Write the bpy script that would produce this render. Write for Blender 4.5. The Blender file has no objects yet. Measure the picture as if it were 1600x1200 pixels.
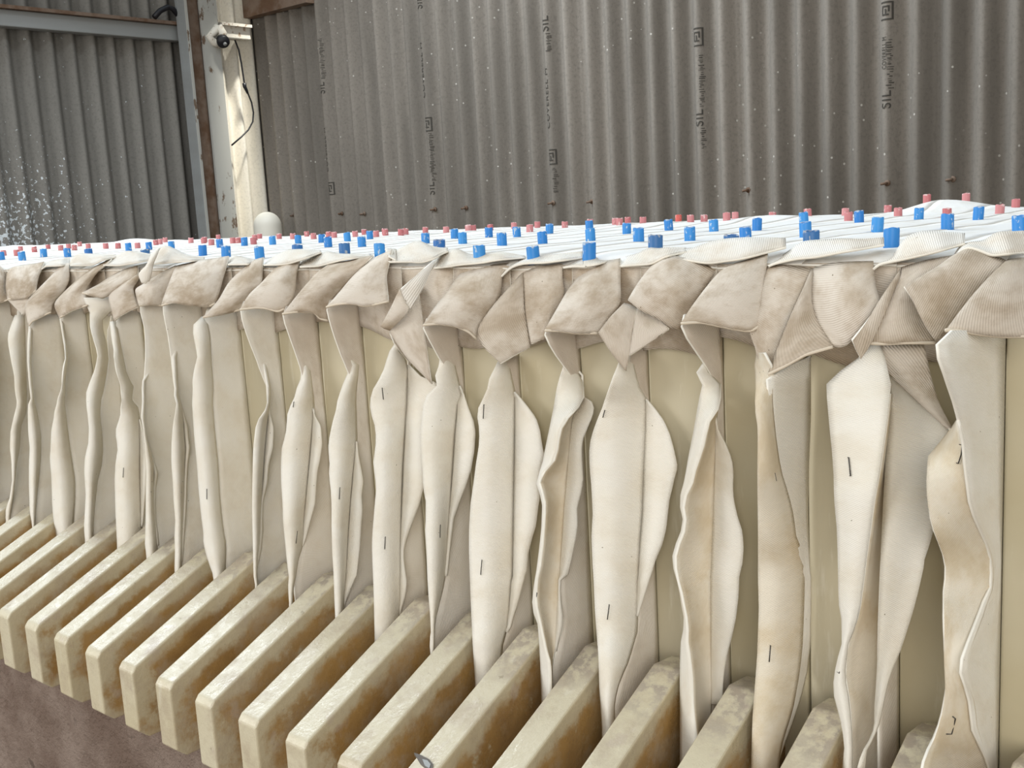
import bpy, bmesh, math, random
import numpy as np
from mathutils import Vector, noise
from mathutils.bvhtree import BVHTree

# ------------------------------------------------------------------ camera
U = 0.07                      # metres per plate pitch; the press is laid out in pitches
ZB = 15.0                     # height of the local origin above the floor, in pitches
def W(p): return Vector((p[0]*U, p[1]*U, (p[2]+ZB)*U))
F = 1701.82                   # focal length in pixels of a 1600 x 1200 frame
YAW, PITCH, ROLL = 0.856273, 0.164110, -0.0566097
EYE = np.array([17.81415, -10.65024, 6.48331])
fw = np.array([-math.cos(YAW)*math.cos(PITCH), math.sin(YAW)*math.cos(PITCH), -math.sin(PITCH)])
r0 = np.array([math.sin(YAW), math.cos(YAW), 0.0]); u0 = np.cross(r0, fw)
rt = r0*math.cos(ROLL)+u0*math.sin(ROLL); up = -r0*math.sin(ROLL)+u0*math.cos(ROLL)
scn = bpy.context.scene
COL = scn.collection
cd = bpy.data.cameras.new('camera'); cam = bpy.data.objects.new('camera', cd); COL.objects.link(cam)
cd.sensor_fit = 'HORIZONTAL'; cd.sensor_width = 36.0; cd.lens = 36.0*F/1600.0
cd.clip_start = 0.02; cd.clip_end = 60
from mathutils import Matrix
M4 = Matrix(((rt[0], up[0], -fw[0], 0), (rt[1], up[1], -fw[1], 0), (rt[2], up[2], -fw[2], 0), (0, 0, 0, 1)))
M4.translation = W(EYE); cam.matrix_world = M4
scn.camera = cam

# ------------------------------------------------------------------ light
scn.view_settings.view_transform = 'Standard'; scn.view_settings.look = 'None'
scn.view_settings.gamma = 1.0; scn.view_settings.use_curve_mapping = False
scn.view_settings.exposure = 0.47
world = bpy.data.worlds.new('daylight'); scn.world = world; world.use_nodes = True
wn = world.node_tree; wn.nodes.clear()
wo = wn.nodes.new('ShaderNodeOutputWorld'); bg = wn.nodes.new('ShaderNodeBackground')
tc = wn.nodes.new('ShaderNodeTexCoord'); sx = wn.nodes.new('ShaderNodeSeparateXYZ')
mr = wn.nodes.new('ShaderNodeMapRange'); cr = wn.nodes.new('ShaderNodeValToRGB')
mr.inputs['From Min'].default_value = -1; mr.inputs['From Max'].default_value = 1
wn.links.new(tc.outputs['Generated'], sx.inputs[0]); wn.links.new(sx.outputs['Z'], mr.inputs['Value'])
wn.links.new(mr.outputs[0], cr.inputs[0]); wn.links.new(cr.outputs[0], bg.inputs[0])
wn.links.new(bg.outputs[0], wo.inputs[0])
el = cr.color_ramp.elements
el[0].position = 0.30; el[0].color = (.22, .18, .14, 1)
el[1].position = 1.0; el[1].color = (.80, .92, 1.0, 1)
for pos_, c_ in ((.50, (.58, .54, .47, 1)), (.62, (.72, .71, .68, 1))):
    e_ = el.new(pos_); e_.color = c_
bg.inputs['Strength'].default_value = 0.58
def area(name, loc, target, sx_, sy_, power, colr):
    l = bpy.data.lights.new(name, 'AREA'); l.shape = 'RECTANGLE'; l.size = sx_; l.size_y = sy_
    l.energy = power; l.color = colr
    o = bpy.data.objects.new(name, l); COL.objects.link(o); o.location = loc
    o.rotation_euler = (Vector(target)-Vector(loc)).to_track_quat('-Z', 'Y').to_euler()
    return o
area('roof_skylight', (-3.2, 2.0, 4.6), (-0.6, 1.6, 1.0), 3.0, 1.6, 135, (.88, .95, 1.0))
area('added_right_fill', (3.4, -3.6, 2.5), (0.3, 0.3, 1.2), 2.6, 2.6, 72, (1.0, .95, .885))  # unseen fill lamp, added to brighten cloth faces turned to the right
area('open_shed_side', (-2.6, -3.6, 2.4), (0.1, 0.1, 1.2), 3.0, 2.4, 76, (1.0, .98, .945))
area('gable_opening', (-4.7, 0.7, 4.5), (-0.8, -0.1, 1.1), 2.6, 1.2, 62, (.84, .93, 1.0))
sl = bpy.data.lights.new('added_sheet_spot', 'SPOT'); sl.energy = 620; sl.spot_size = math.radians(15); sl.spot_blend = .5; sl.shadow_soft_size = .12; sl.color = (1.0, .97, .88)  # added spot that brightens the corner sheet; no opening stands behind it
so_ = bpy.data.objects.new('added_sheet_spot', sl); COL.objects.link(so_); so_.location = (-4.2, 4.22, 5.0)
so_.rotation_euler = (Vector((-5.46, 4.2, 1.75))-Vector((-4.2, 4.22, 5.0))).to_track_quat('-Z', 'Y').to_euler()

# ------------------------------------------------------------------ pixel rays
def ray(x, y): return fw+rt*((x-800)/F)+up*((600-y)/F)
def onY(x, y, Y): d = ray(x, y); return EYE+d*((Y-EYE[1])/d[1])
def onX(x, y, X): d = ray(x, y); return EYE+d*((X-EYE[0])/d[0])
def onZ(x, y, Z): d = ray(x, y); return EYE+d*((Z-EYE[2])/d[2])

# ------------------------------------------------------------------ naming
def tag(o, label=None, cat=None, group=None, kind=None):
    if label: o['label'] = label
    if cat: o['category'] = cat
    if group: o['group'] = group
    if kind: o['kind'] = kind
    return o
def empty(name, loc, label, cat, group=None):
    o = bpy.data.objects.new(name, None); COL.objects.link(o); o.location = loc
    o.empty_display_size = .02
    return tag(o, label, cat, group)
def link_mesh(name, me, mats, parent=None):
    o = bpy.data.objects.new(name, me); COL.objects.link(o)
    for m in (mats if isinstance(mats, (list, tuple)) else [mats]): me.materials.append(m)
    if parent is not None:
        o.parent = parent
        o.matrix_parent_inverse = Matrix.Translation(-parent.location) if parent.rotation_euler.to_quaternion().angle == 0 else parent.matrix_world.inverted()
    return o
def from_bm(name, bm, mats, parent=None, smooth=False):
    me = bpy.data.meshes.new(name); bm.normal_update(); bm.to_mesh(me); bm.free()
    if smooth:
        for p in me.polygons: p.use_smooth = True
    return link_mesh(name, me, mats, parent)
def box(bm, lo, hi):
    vs = [bm.verts.new((x, y, z)) for x in (lo[0], hi[0]) for y in (lo[1], hi[1]) for z in (lo[2], hi[2])]
    for f_ in ((0, 1, 3, 2), (4, 6, 7, 5), (0, 4, 5, 1), (2, 3, 7, 6), (0, 2, 6, 4), (1, 5, 7, 3)):
        bm.faces.new([vs[i] for i in f_])
    return vs
def tube(bm, pts, rad, seg=8):
    pts = [Vector(p) for p in pts]; rings = []
    for i, p in enumerate(pts):
        t = (pts[min(i+1, len(pts)-1)]-pts[max(i-1, 0)]).normalized()
        a = t.orthogonal().normalized() if i == 0 else (rings_a - t*rings_a.dot(t)).normalized()
        rings_a = a; b = t.cross(a)
        rr = rad[i] if isinstance(rad, (list, tuple)) else rad
        rings.append([bm.verts.new(p+(a*math.cos(2*math.pi*k/seg)+b*math.sin(2*math.pi*k/seg))*rr) for k in range(seg)])
    for i in range(len(rings)-1):
        for k in range(seg):
            bm.faces.new((rings[i][k], rings[i][(k+1) % seg], rings[i+1][(k+1) % seg], rings[i+1][k]))
    bm.faces.new(rings[0][::-1]); bm.faces.new(rings[-1])

# ------------------------------------------------------------------ materials
class NT:
    def __init__(s, name, rough=.7, spec=.3):
        s.m = bpy.data.materials.new(name); s.m.use_nodes = True; s.t = s.m.node_tree
        s.b = s.t.nodes['Principled BSDF']; s.b.inputs['Roughness'].default_value = rough
        s.b.inputs['Specular IOR Level'].default_value = spec
    def n(s, t, **kw):
        nd = s.t.nodes.new(t)
        for k, v in kw.items():
            if k in nd.inputs: nd.inputs[k].default_value = v
            else: setattr(nd, k, v)
        return nd
    def l(s, a, b): s.t.links.new(a, b)
    def coord(s, which='Object', scale=(1, 1, 1), rnd=False, rot=(0, 0, 0)):
        c = s.n('ShaderNodeTexCoord'); mp = s.n('ShaderNodeMapping'); mp.inputs['Scale'].default_value = scale
        mp.inputs['Rotation'].default_value = rot
        s.l(c.outputs[which], mp.inputs[0])
        if rnd:
            oi = s.n('ShaderNodeObjectInfo'); mu = s.n('ShaderNodeMath', operation='MULTIPLY'); mu.inputs[1].default_value = 37.0
            s.l(oi.outputs['Random'], mu.inputs[0]); s.l(mu.outputs[0], mp.inputs['Location'])
        return mp.outputs[0]
    def noise(s, vec, scale, detail=4, rough=.55):
        nd = s.n('ShaderNodeTexNoise', Scale=scale, Detail=detail, Roughness=rough); s.l(vec, nd.inputs['Vector']); return nd.outputs['Fac']
    def ramp(s, fac, stops):
        nd = s.n('ShaderNodeValToRGB'); e = nd.color_ramp.elements
        e[0].position, e[0].color = stops[0][0], tuple(stops[0][1])+(1,) if len(stops[0][1]) == 3 else stops[0][1]
        e[1].position, e[1].color = stops[-1][0], tuple(stops[-1][1])+(1,)
        for p, c in stops[1:-1]:
            q = e.new(p); q.color = tuple(c)+(1,)
        s.l(fac, nd.inputs[0]); return nd.outputs[0]
    def mask(s, fac, lo, hi):
        nd = s.n('ShaderNodeMapRange', interpolation_type='SMOOTHSTEP'); nd.inputs['From Min'].default_value = lo; nd.inputs['From Max'].default_value = hi
        s.l(fac, nd.inputs['Value']); return nd.outputs[0]
    def math(s, op, a, b):
        nd = s.n('ShaderNodeMath', operation=op)
        for i, v in enumerate((a, b)):
            if isinstance(v, (int, float)): nd.inputs[i].default_value = v
            else: s.l(v, nd.inputs[i])
        return nd.outputs[0]
    def mix(s, fac, a, b, mode='MIX'):
        nd = s.n('ShaderNodeMix', data_type='RGBA', blend_type=mode)
        for i, v in ((0, fac), (6, a), (7, b)):
            if isinstance(v, (int, float)): nd.inputs[i].default_value = v
            elif isinstance(v, tuple): nd.inputs[i].default_value = v if len(v) == 4 else v+(1,)
            else: s.l(v, nd.inputs[i])
        return nd.outputs[2]
    def bump(s, h, strength, dist, prev=None):
        nd = s.n('ShaderNodeBump'); nd.inputs['Strength'].default_value = strength; nd.inputs['Distance'].default_value = dist
        s.l(h, nd.inputs['Height'])
        if prev is not None: s.l(prev, nd.inputs['Normal'])
        return nd.outputs[0]
    def done(s, col=None, normal=None, rough=None):
        if col is not None:
            if isinstance(col, tuple): s.b.inputs['Base Color'].default_value = col if len(col) == 4 else col+(1,)
            else: s.l(col, s.b.inputs['Base Color'])
        if normal is not None: s.l(normal, s.b.inputs['Normal'])
        if rough is not None: s.l(rough, s.b.inputs['Roughness'])
        return s.m

def cloth_mat(name, base, warm, stain, amount, rot, period=.035, ribs=.10, bstr=.5, collar=0):
    k = NT(name, .85, .15)
    uv = k.coord('UV')
    ob = k.coord('UV', rnd=True)
    big = k.noise(ob, 1.5, 4, .55); mid = k.noise(ob, 4.2, 6, .66)
    c = k.mix(k.mask(big, .35, .65), base, warm)
    st = k.mask(k.math('ADD', k.math('MULTIPLY', mid, .45), k.math('MULTIPLY', big, .55)), .53-.12*amount, .64)
    c = k.mix(k.math('MULTIPLY', st, amount), c, stain)
    if collar:
        # grime worked into the part nearest the rim
        gc = k.n('ShaderNodeTexCoord'); gs = k.n('ShaderNodeSeparateXYZ'); k.l(gc.outputs['Generated'], gs.inputs[0])
        gm = k.mask(k.math('ADD', gs.outputs['Z'], k.math('MULTIPLY', k.math('SUBTRACT', mid, .5), .35)),   .70, .96)
        c = k.mix(k.math('MULTIPLY', gm, collar), c, stain)
    # specks of mildew
    vo = k.n('ShaderNodeTexVoronoi', Scale=7.0); vo.inputs['Randomness'].default_value = 1
    k.l(ob, vo.inputs['Vector'])
    sp = k.math('LESS_THAN', vo.outputs['Distance'], .055)
    gate = k.mask(k.noise(ob, 2.3, 2), .56, .60)
    c = k.mix(k.math('MULTIPLY', k.math('MULTIPLY', sp, gate), .75), c, (.16, .12, .07))
    wv = k.n('ShaderNodeTexWave', bands_direction='X', Scale=.314/period, Distortion=.6); wv.inputs['Detail'].default_value = 1; wv.inputs['Detail Scale'].default_value = 1.5
    mp = k.n('ShaderNodeMapping'); mp.inputs['Rotation'].default_value = (0, 0, rot)
    k.l(uv, mp.inputs[0]); k.l(mp.outputs[0], wv.inputs['Vector'])
    c = k.mix(k.math('MULTIPLY', k.math('SUBTRACT', 1.0, wv.outputs['Fac']), ribs), c, tuple(x*.55 for x in stain))
    nb = k.bump(k.noise(ob, 5, 3), .25, .004)
    nb = k.bump(wv.outputs['Fac'], bstr, .0006, nb)
    return k.done(c, nb)
M = {}
M['cloth'] = cloth_mat('filter_cloth_white', (.84, .81, .74), (.81, .765, .67), (.66, .57, .45), .22, math.radians(62), .017, .05, .35)
M['fold'] = cloth_mat('filter_cloth_soiled_top', (.845, .795, .72), (.815, .75, .655), (.60, .515, .425), .25, math.radians(20), .019, .10, .4, .72)
M['inner'] = cloth_mat('filter_cloth_shaded_inside', (.76, .70, .59), (.70, .61, .465), (.60, .49, .33), .5, math.radians(-60), .018, .06, .35)  # darker tan copy of the cloth: shade of the hollows put into the colour
M['stain'] = cloth_mat('filter_cloth_stained', (.70, .635, .555), (.61, .53, .435), (.40, .315, .225), .85, math.radians(78), .020, .11, .4)
M['stain2'] = cloth_mat('filter_cloth_stained_twill', (.66, .59, .505), (.57, .49, .395), (.38, .30, .215), .75, math.radians(12), .019, .18, .5)
M['top'] = cloth_mat('filter_cloth_clean_top', (.80, .80, .79), (.77, .755, .72), (.62, .57, .50), .3, math.radians(88), .036, .03, .3)
M['roll'] = cloth_mat('filter_cloth_ribbed_edge', (.83, .80, .74), (.78, .72, .63), (.62, .53, .42), .4, math.radians(2), .022, .16, .6)
k = NT('selvage_thread', .9, .1); M['selvage'] = k.done((.86, .83, .75))
k = NT('hem_stitch', .9, .1); M['hem'] = k.done((.66, .58, .47))

def plate_mat(name, arm):
    k = NT(name, .38, .45)
    ob = k.coord('Object', rnd=True)
    c = k.mix(k.mask(k.noise(ob, 6, 4), .35, .7), (.61, .555, .41), (.55, .485, .325))
    sc = k.coord('Object', (60, 60, 9), rnd=True)
    c = k.mix(k.math('MULTIPLY', k.mask(k.noise(sc, 1.0, 5, .7), .58, .70), .5), c, (.76, .72, .60))
    if arm:
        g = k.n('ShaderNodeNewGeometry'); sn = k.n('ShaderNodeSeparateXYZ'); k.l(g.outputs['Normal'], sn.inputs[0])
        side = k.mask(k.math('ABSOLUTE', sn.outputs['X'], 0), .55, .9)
        uvc = k.n('ShaderNodeUVMap', uv_map='UVMap'); su = k.n('ShaderNodeSeparateXYZ'); k.l(uvc.outputs[0], su.inputs[0])
        nz = k.noise(ob, 24, 8, .68); nz2 = k.noise(ob, 70, 4, .7)
        dpt = k.math('ADD', su.outputs['Y'], k.math('MULTIPLY', k.math('SUBTRACT', nz, .5), .55))
        tip = k.math('ADD', su.outputs['X'], k.math('MULTIPLY', k.math('SUBTRACT', nz, .5), .6))
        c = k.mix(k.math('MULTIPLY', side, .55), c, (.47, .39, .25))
        band = k.math('MULTIPLY', k.mask(dpt, .10, .26), k.mask(tip, .03, .16))
        band = k.math('MULTIPLY', band, k.math('SUBTRACT', 1.0, k.mask(dpt, .95, 1.15)))
        pat = k.mask(k.math('ADD', k.math('MULTIPLY', nz, .72), k.math('MULTIPLY', nz2, .28)), .33, .43)
        oc = k.ramp(k.noise(ob, 9, 4), [(.3, (.23, .12, .032)), (.5, (.36, .205, .06)), (.72, (.35, .24, .125))])
        c = k.mix(k.math('MULTIPLY', k.math('MULTIPLY', k.math('MULTIPLY', band, pat), side), .92), c, oc)
        # lilac-brown grime near the plate on the top face
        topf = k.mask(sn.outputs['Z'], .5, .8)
        gr = k.math('MULTIPLY', k.mask(k.math('ADD', su.outputs['X'], k.math('MULTIPLY', k.math('SUBTRACT', nz, .5), .5)), .52, .78), k.mask(nz2, .40, .56))
        c = k.mix(k.math('MULTIPLY', k.math('MULTIPLY', gr, topf), .85), c, (.25, .195, .16))
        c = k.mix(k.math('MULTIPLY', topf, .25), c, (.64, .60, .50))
        c = k.mix(k.math('MULTIPLY', k.mask(k.noise(ob, 22, 5, .7), .45, .68), .55), c, (.42, .345, .25))
        c = k.mix(k.math('MULTIPLY', k.mask(nz2, .66, .74), .5), c, (.22, .17, .11))
        c = k.mix(k.math('MULTIPLY', k.mask(k.noise(ob, 30, 3), .62, .72), .4), c, (.44, .36, .30))
        rg = k.ramp(nz2, [(.3, (.16,)*3), (.7, (.45,)*3)])
        nb = k.bump(k.noise(ob, 45, 5, .65), .5, .0022)
        return k.done(c, nb, rg)
    nb = k.bump(k.noise(ob, 18, 3), .25, .002)
    return k.done(c, nb)
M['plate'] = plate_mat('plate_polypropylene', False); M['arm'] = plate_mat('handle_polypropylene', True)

def plug_mat(name, c1, c2, chip):
    k = NT(name, .45, .4); ob = k.coord('Object', rnd=True)
    oi = k.n('ShaderNodeObjectInfo')
    c = k.mix(oi.outputs['Random'], c1, c2)
    sc = k.coord('Object', (1, 1, .55), rnd=True)
    m_ = k.mask(k.noise(sc, 210, 4, .6), .60, .68)
    c = k.mix(k.math('MULTIPLY', m_, .8), c, chip)
    tcn = k.n('ShaderNodeTexCoord'); sg = k.n('ShaderNodeSeparateXYZ'); k.l(tcn.outputs['Generated'], sg.inputs[0])
    rim = k.mask(k.math('ADD', sg.outputs['Z'], k.math('MULTIPLY', k.math('SUBTRACT', k.noise(sc, 150, 4), .5), .6)), .95, 1.02)
    c = k.mix(k.math('MULTIPLY', rim, .75), c, chip)
    return k.done(c)
M['blue'] = plug_mat('blue_plug_paint', (.02, .19, .56), (.045, .28, .66), (.55, .62, .66))
M['pink'] = plug_mat('pink_plug_rubber', (.50, .15, .16), (.62, .27, .28), (.76, .62, .60))
M['red'] = plug_mat('red_plug_rubber', (.60, .10, .085), (.62, .12, .10), (.72, .45, .42))
M['grey'] = plug_mat('worn_plug_paint', (.02, .14, .42), (.05, .16, .36), (.50, .50, .48))

def asb_mat(name, base, dark, specks=False, splash=False):
    k = NT(name, .85, .2); ob = k.coord('Object'); st = k.coord('Object', (1, 1, .12))
    c = k.mix(k.mask(k.noise(st, 3.0, 5, .6), .35, .68), base, dark)
    c = k.mix(k.math('MULTIPLY', k.mask(k.noise(ob, 60, 4, .7), .45, .7), .35), c, tuple(x*.62 for x in dark))
    if specks:
        vo = k.n('ShaderNodeTexVoronoi', Scale=17.0); k.l(ob, vo.inputs['Vector'])
        sp = k.math('LESS_THAN', vo.outputs['Distance'], .09)
        c = k.mix(k.math('MULTIPLY', k.math('MULTIPLY', sp, k.mask(k.noise(ob, 1.7, 3), .46, .56)), .7), c, (.62, .60, .55))
    if splash:
        # lime splashes thrown up low on the sheet nearest the press
        sx2 = k.n('ShaderNodeSeparateXYZ'); k.l(ob, sx2.inputs[0])
        a = k.mask(sx2.outputs['Y'], 3.35, 2.2); b = k.mask(sx2.outputs['Z'], 2.25, 1.55)
        nz = k.noise(ob, 42, 2, .6)
        thr = k.math('ADD', .735, k.math('MULTIPLY', k.math('MULTIPLY', a, b), -.22))
        c = k.mix(k.math('MULTIPLY', k.mask(k.math('SUBTRACT', nz, thr), 0, .03), .9), c, (.72, .78, .82))
    return k.done(c, k.bump(k.noise(ob, 90, 4, .7), .4, .003))
M['asb'] = asb_mat('asbestos_cement', (.27, .243, .212), (.18, .163, .142), specks=True)
M['asb_left'] = asb_mat('asbestos_cement_end', (.25, .24, .22), (.185, .178, .163), splash=True)
M['cream'] = asb_mat('daylit_cement_sheet', (.90, .86, .77), (.86, .81, .70))  # very pale base colour stands in for daylight on the corner sheet
k = NT('stamped_ink', .9, .1); M['ink'] = k.done((.075, .07, .062))
k = NT('rusty_steel', .7, .3); ob = k.coord('Object')
M['rust'] = k.done(k.mix(k.mask(k.noise(ob, 7, 5, .65), .4, .65), (.20, .145, .11), (.13, .075, .045)), k.bump(k.noise(ob, 40, 4), .5, .004))
k = NT('flaking_white_paint', .6, .3); ob = k.coord('Object', (1, 1, .55))
M['flake'] = k.done(k.mix(k.mask(k.noise(ob, 16, 5, .65), .56, .63), (.46, .46, .43), (.17, .12, .085)), k.bump(k.noise(ob, 16, 5), .4, .004))
k = NT('galvanised_steel', .42, .5); ob = k.coord('Object', (1, .2, 1))
M['galv'] = k.done(k.mix(k.noise(ob, 9, 5), (.34, .365, .375), (.24, .24, .23)))
k = NT('black_plastic', .4, .4); M['black'] = k.done((.012, .012, .016))
k = NT('white_pvc', .45, .4); M['pvc'] = k.done((.84, .81, .72))
k = NT('cream_paint', .5, .4); ob = k.coord('Object')
M['creampaint'] = k.done(k.mix(k.mask(k.noise(ob, 30, 4), .55, .66), (.80, .76, .68), (.42, .31, .22)))
k = NT('staple_wire', .45, .6); k.b.inputs['Metallic'].default_value = .6; M['staple'] = k.done((.07, .065, .06))
k = NT('caked_rail', .85, .2); ob = k.coord('Object')
cc = k.mix(k.mask(k.noise(ob, 8, 6, .65), .35, .65), (.27, .21, .175), (.17, .12, .095))
cc = k.mix(k.math('MULTIPLY', k.mask(k.noise(ob, 26, 5, .7), .60, .70), .6), cc, (.06, .04, .03))
M['rail'] = k.done(cc, k.bump(k.noise(ob, 22, 6, .72), .9, .016))
k = NT('mud_floor', .9, .1); ob = k.coord('Object')
M['floor'] = k.done(k.mix(k.noise(ob, 4, 6), (.13, .10, .08), (.20, .16, .13)))

k = NT('dark_grime', .6, .4); M['grime'] = k.done((.13, .115, .10))
# ------------------------------------------------------------------ the shed
XW, YW, PIT = -78.0, 62.0, 0.14055/U          # end wall, long wall, corrugation pitch
AMP = 0.033/U
def corr_wall(name, along, lo, hi, fixed, z0, z1, mat, phase=0.0, sheet=7, face=1, edge=None):
    """one wall of corrugated sheets, each sheet lapping a little over the next"""
    bm = bmesh.new(); n = int((hi-lo)/PIT*14); prev = None
    for i in range(n+1):
        s = lo+(hi-lo)*i/n
        c = AMP*math.cos(2*math.pi*(s-phase)/PIT)
        q = ((s-phase)/PIT+.5)/sheet; fr = q-math.floor(q)
        lap = 0.22*fr
        o = fixed-face*(c+lap)
        p = [(s, o, z) if along == 'x' else (o, s, z) for z in (z0, z1)]
        ring = [bm.verts.new(W(v)) for v in p]
        if prev:
            bm.faces.new((prev[0], ring[0], ring[1], prev[1]))
        prev = ring
    ob_ = from_bm(name, bm, mat, None, True)
    tag(ob_, kind='structure'); return ob_
PH = -35.0                                  # where a ridge stands
back = corr_wall('wall_back', 'x', XW-.5, 70, YW, -ZB, 40, M['asb'], PH)
PL = onX(204, 360, XW)[1]
YC = onX(348, 200, XW)[1]
left = corr_wall('wall_left', 'y', 4, YC, XW, -ZB, 40, M['asb_left'], PL, face=-1)
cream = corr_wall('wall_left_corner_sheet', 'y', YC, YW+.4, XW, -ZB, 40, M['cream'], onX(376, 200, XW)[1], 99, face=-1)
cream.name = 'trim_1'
bm = bmesh.new(); box(bm, W((-90, -60, -ZB-1)), W((60, 66, -ZB))); tag(from_bm('floor', bm, M['floor']), kind='structure')

def wall_y(X):
    q = ((X-PH)/PIT+.5)/7
    return YW-(AMP*math.cos(2*math.pi*(X-PH)/PIT)+.22*(q-math.floor(q)))

# stamped writing on the long wall, running up the ridges
def stamp(txt, px, py0, py1, label):
    a = onY(px, py1, YW-AMP); b = onY(px, py0, YW-AMP)          # bottom and top on the wall
    X0 = PH+PIT*round((onY(px, (py0+py1)/2, YW-AMP)[0]-PH)/PIT)
    Lz = (b[2]-a[2])
    cu = bpy.data.curves.new('stamp', 'FONT'); cu.body = txt; cu.size = 1.0; cu.space_character = 1.12
    tmp = bpy.data.objects.new('stamp', cu); COL.objects.link(tmp)
    dg = bpy.context.evaluated_depsgraph_get(); me = bpy.data.meshes.new_from_object(tmp.evaluated_get(dg))
    bpy.data.objects.remove(tmp)
    xs = [v.co.x for v in me.vertices]; ys = [v.co.y for v in me.vertices]
    return me, xs, ys, X0, a, Lz
def place_stamp(txt, px, py0, py1, height, dx=0.0):
    me, xs, ys, X0, a, Lz = stamp(txt, px, py0, py1, '')
    w_, h_ = max(xs)-min(xs), max(ys)-min(ys)
    bm = bmesh.new(); bm.from_mesh(me)
    for q in range(1, 14):          # cut the letters finely so that they bend round the ridge
        bmesh.ops.bisect_plane(bm, geom=bm.verts[:]+bm.edges[:]+bm.faces[:], plane_co=(0, min(ys)+h_*q/14, 0), plane_no=(0, 1, 0))
    bmesh.ops.triangulate(bm, faces=bm.faces[:])
    for v in bm.verts:
        t = (v.co.x-min(xs))/w_; s = (v.co.y-min(ys))/h_
        X = X0+dx-(s-.5)*height; Z = a[2]+t*Lz
        v.co = W((X, wall_y(X)-.035, Z))
    from_bm('stamped_lettering', bm, M['ink'], back)
def wall_bar(bm, x0, x1, z0, z1):
    n = max(1, int((x1-x0)/.06)); pr_ = None
    for i in range(n+1):
        X = x0+(x1-x0)*i/n; c_ = [bm.verts.new(W((X, wall_y(X)-.035, Z))) for Z in (z0, z1)]
        if pr_: bm.faces.new((pr_[0], c_[0], c_[1], pr_[1]))
        pr_ = c_
def dashes(px, py0, py1, seed, dx=.25, width=.32):
    rnd = random.Random(seed)
    a = onY(px, py1, YW-AMP); b = onY(px, py0, YW-AMP); X0 = PH+PIT*round((onY(px, (py0+py1)/2, YW-AMP)[0]-PH)/PIT)+dx
    bm = bmesh.new(); z = a[2]
    while z < b[2]:
        h = rnd.uniform(.03, .07); w = width*rnd.uniform(.35, 1); x = X0+rnd.uniform(-.08, .08)
        wall_bar(bm, x-w/2, x+w/2, z, z+h); z += h+rnd.uniform(.05, .13)
    from_bm('faded_print', bm, M['ink'], back)
def frame_mark(px, py0, py1):
    a = onY(px, py1, YW-AMP); b = onY(px, py0, YW-AMP); X0 = PH+PIT*round((onY(px, (py0+py1)/2, YW-AMP)[0]-PH)/PIT)
    bm = bmesh.new(); L_ = b[2]-a[2]; hw = .42
    def bar(x0, x1, z0, z1):
        wall_bar(bm, x0, x1, z0, z1)
    t = .09
    bar(X0-hw, X0+hw, a[2], a[2]+t); bar(X0-hw, X0+hw, b[2]-t, b[2]); bar(X0+hw-t, X0+hw, a[2], b[2])
    # the bent letter inside
    z = [a[2]+L_*f for f in (.25, .45, .6, .78)]
    bar(X0-.28, X0-.28+t, z[0], z[3]); bar(X0-.28, X0+.2, z[0], z[0]+t); bar(X0-.05, X0-.05+t, z[0], z[2]); bar(X0-.28, X0+.2, z[3]-t, z[3]); bar(X0+.15, X0+.15+t, z[1], z[3])
    from_bm('stamped_mark', bm, M['ink'], back)
for px, a_, b_ in ((513, 127, 145), (660, -6, 13), (677, 284, 304), (853, 25, 49), (1095, 171, 197), (1391, 141, 169)):
    place_stamp('SIL', px, a_, b_, .62)
for px, a_, b_ in ((517, 199, 268), (664, 66, 153), (855, 107, 201), (1384, 58, 108)):
    place_stamp('COVERELL M', px, a_, b_, .36, -.12)
for px, a_, b_ in ((524, 284, 304), (671, 183, 205), (865, 233, 257), (1093, 43, 72), (1389, 2, 31)):
    frame_mark(px, a_, b_)
for i, (px, a_, b_) in enumerate(((510, 58, 122), (677, 208, 282), (858, 52, 80), (1100, 84, 166), (1098, 200, 232), (1392, 62, 138), (868, 262, 300))):
    dashes(px, a_, b_, i)

# hook bolts through the long wall
for i, (px, py) in enumerate(((447, 337), (525, 334), (564, 334), (678, 327), (726, 325), (864, 317), (922, 315), (1167, 297), (1386, 286), (1486, 280))):
    p = onY(px, py, YW-AMP-.2); X = p[0]; Y = wall_y(X)
    bm = bmesh.new(); tube(bm, [W((X, Y+.05, p[2])), W((X, Y-.06, p[2]))], .014, 14)
    nm = ['first', 'second', 'third', 'fourth', 'fifth', 'sixth', 'seventh', 'eighth', 'ninth', 'tenth'][i]
    t = empty('hook_bolt', W((X, Y, p[2])), 'small rusty hook bolt on the long corrugated wall, %s from the corner' % nm, 'bolt', 'hook bolts along the long wall')
    from_bm('washer', bm, M['rust'], t, True)
    bm = bmesh.new(); tube(bm, [W((X, Y-.04, p[2])), W((X-.12, Y-.22, p[2]-.02)), W((X-.36, Y-.26, p[2]-.05))], .006, 8); from_bm('shank', bm, M['rust'], t, True)

# corner post: a rolled steel section standing against the end wall
XP = XW+2.6
def yp(px, py=200, X=XP): return onX(px, py, X)[1]
t = empty('steel_post', W((XP-.5, (yp(305)+yp(356))/2, -ZB)), 'tall rust-brown steel post with flaking white flange beside the bright corner sheet', 'post')
bm = bmesh.new(); box(bm, W((XP-.3, yp(331), -ZB)), W((XP, yp(356.5), 40))); from_bm('flange', bm, M['flake'], t)
bm = bmesh.new(); box(bm, W((XP-1.0, yp(308)-.1, -ZB)), W((XP-.5, yp(332), 40))); from_bm('web', bm, M['rust'], t)
bm = bmesh.new(); box(bm, W((XP-.45, yp(297), -ZB)), W((XP-.05, yp(309), 40))); from_bm('flange', bm, M['galv'], t)
bm = bmesh.new(); box(bm, W((XP-.2, yp(307.5), -ZB)), W((XP+.1, yp(310.5), 40))); from_bm('edge_strip', bm, M['flake'], t)

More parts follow.
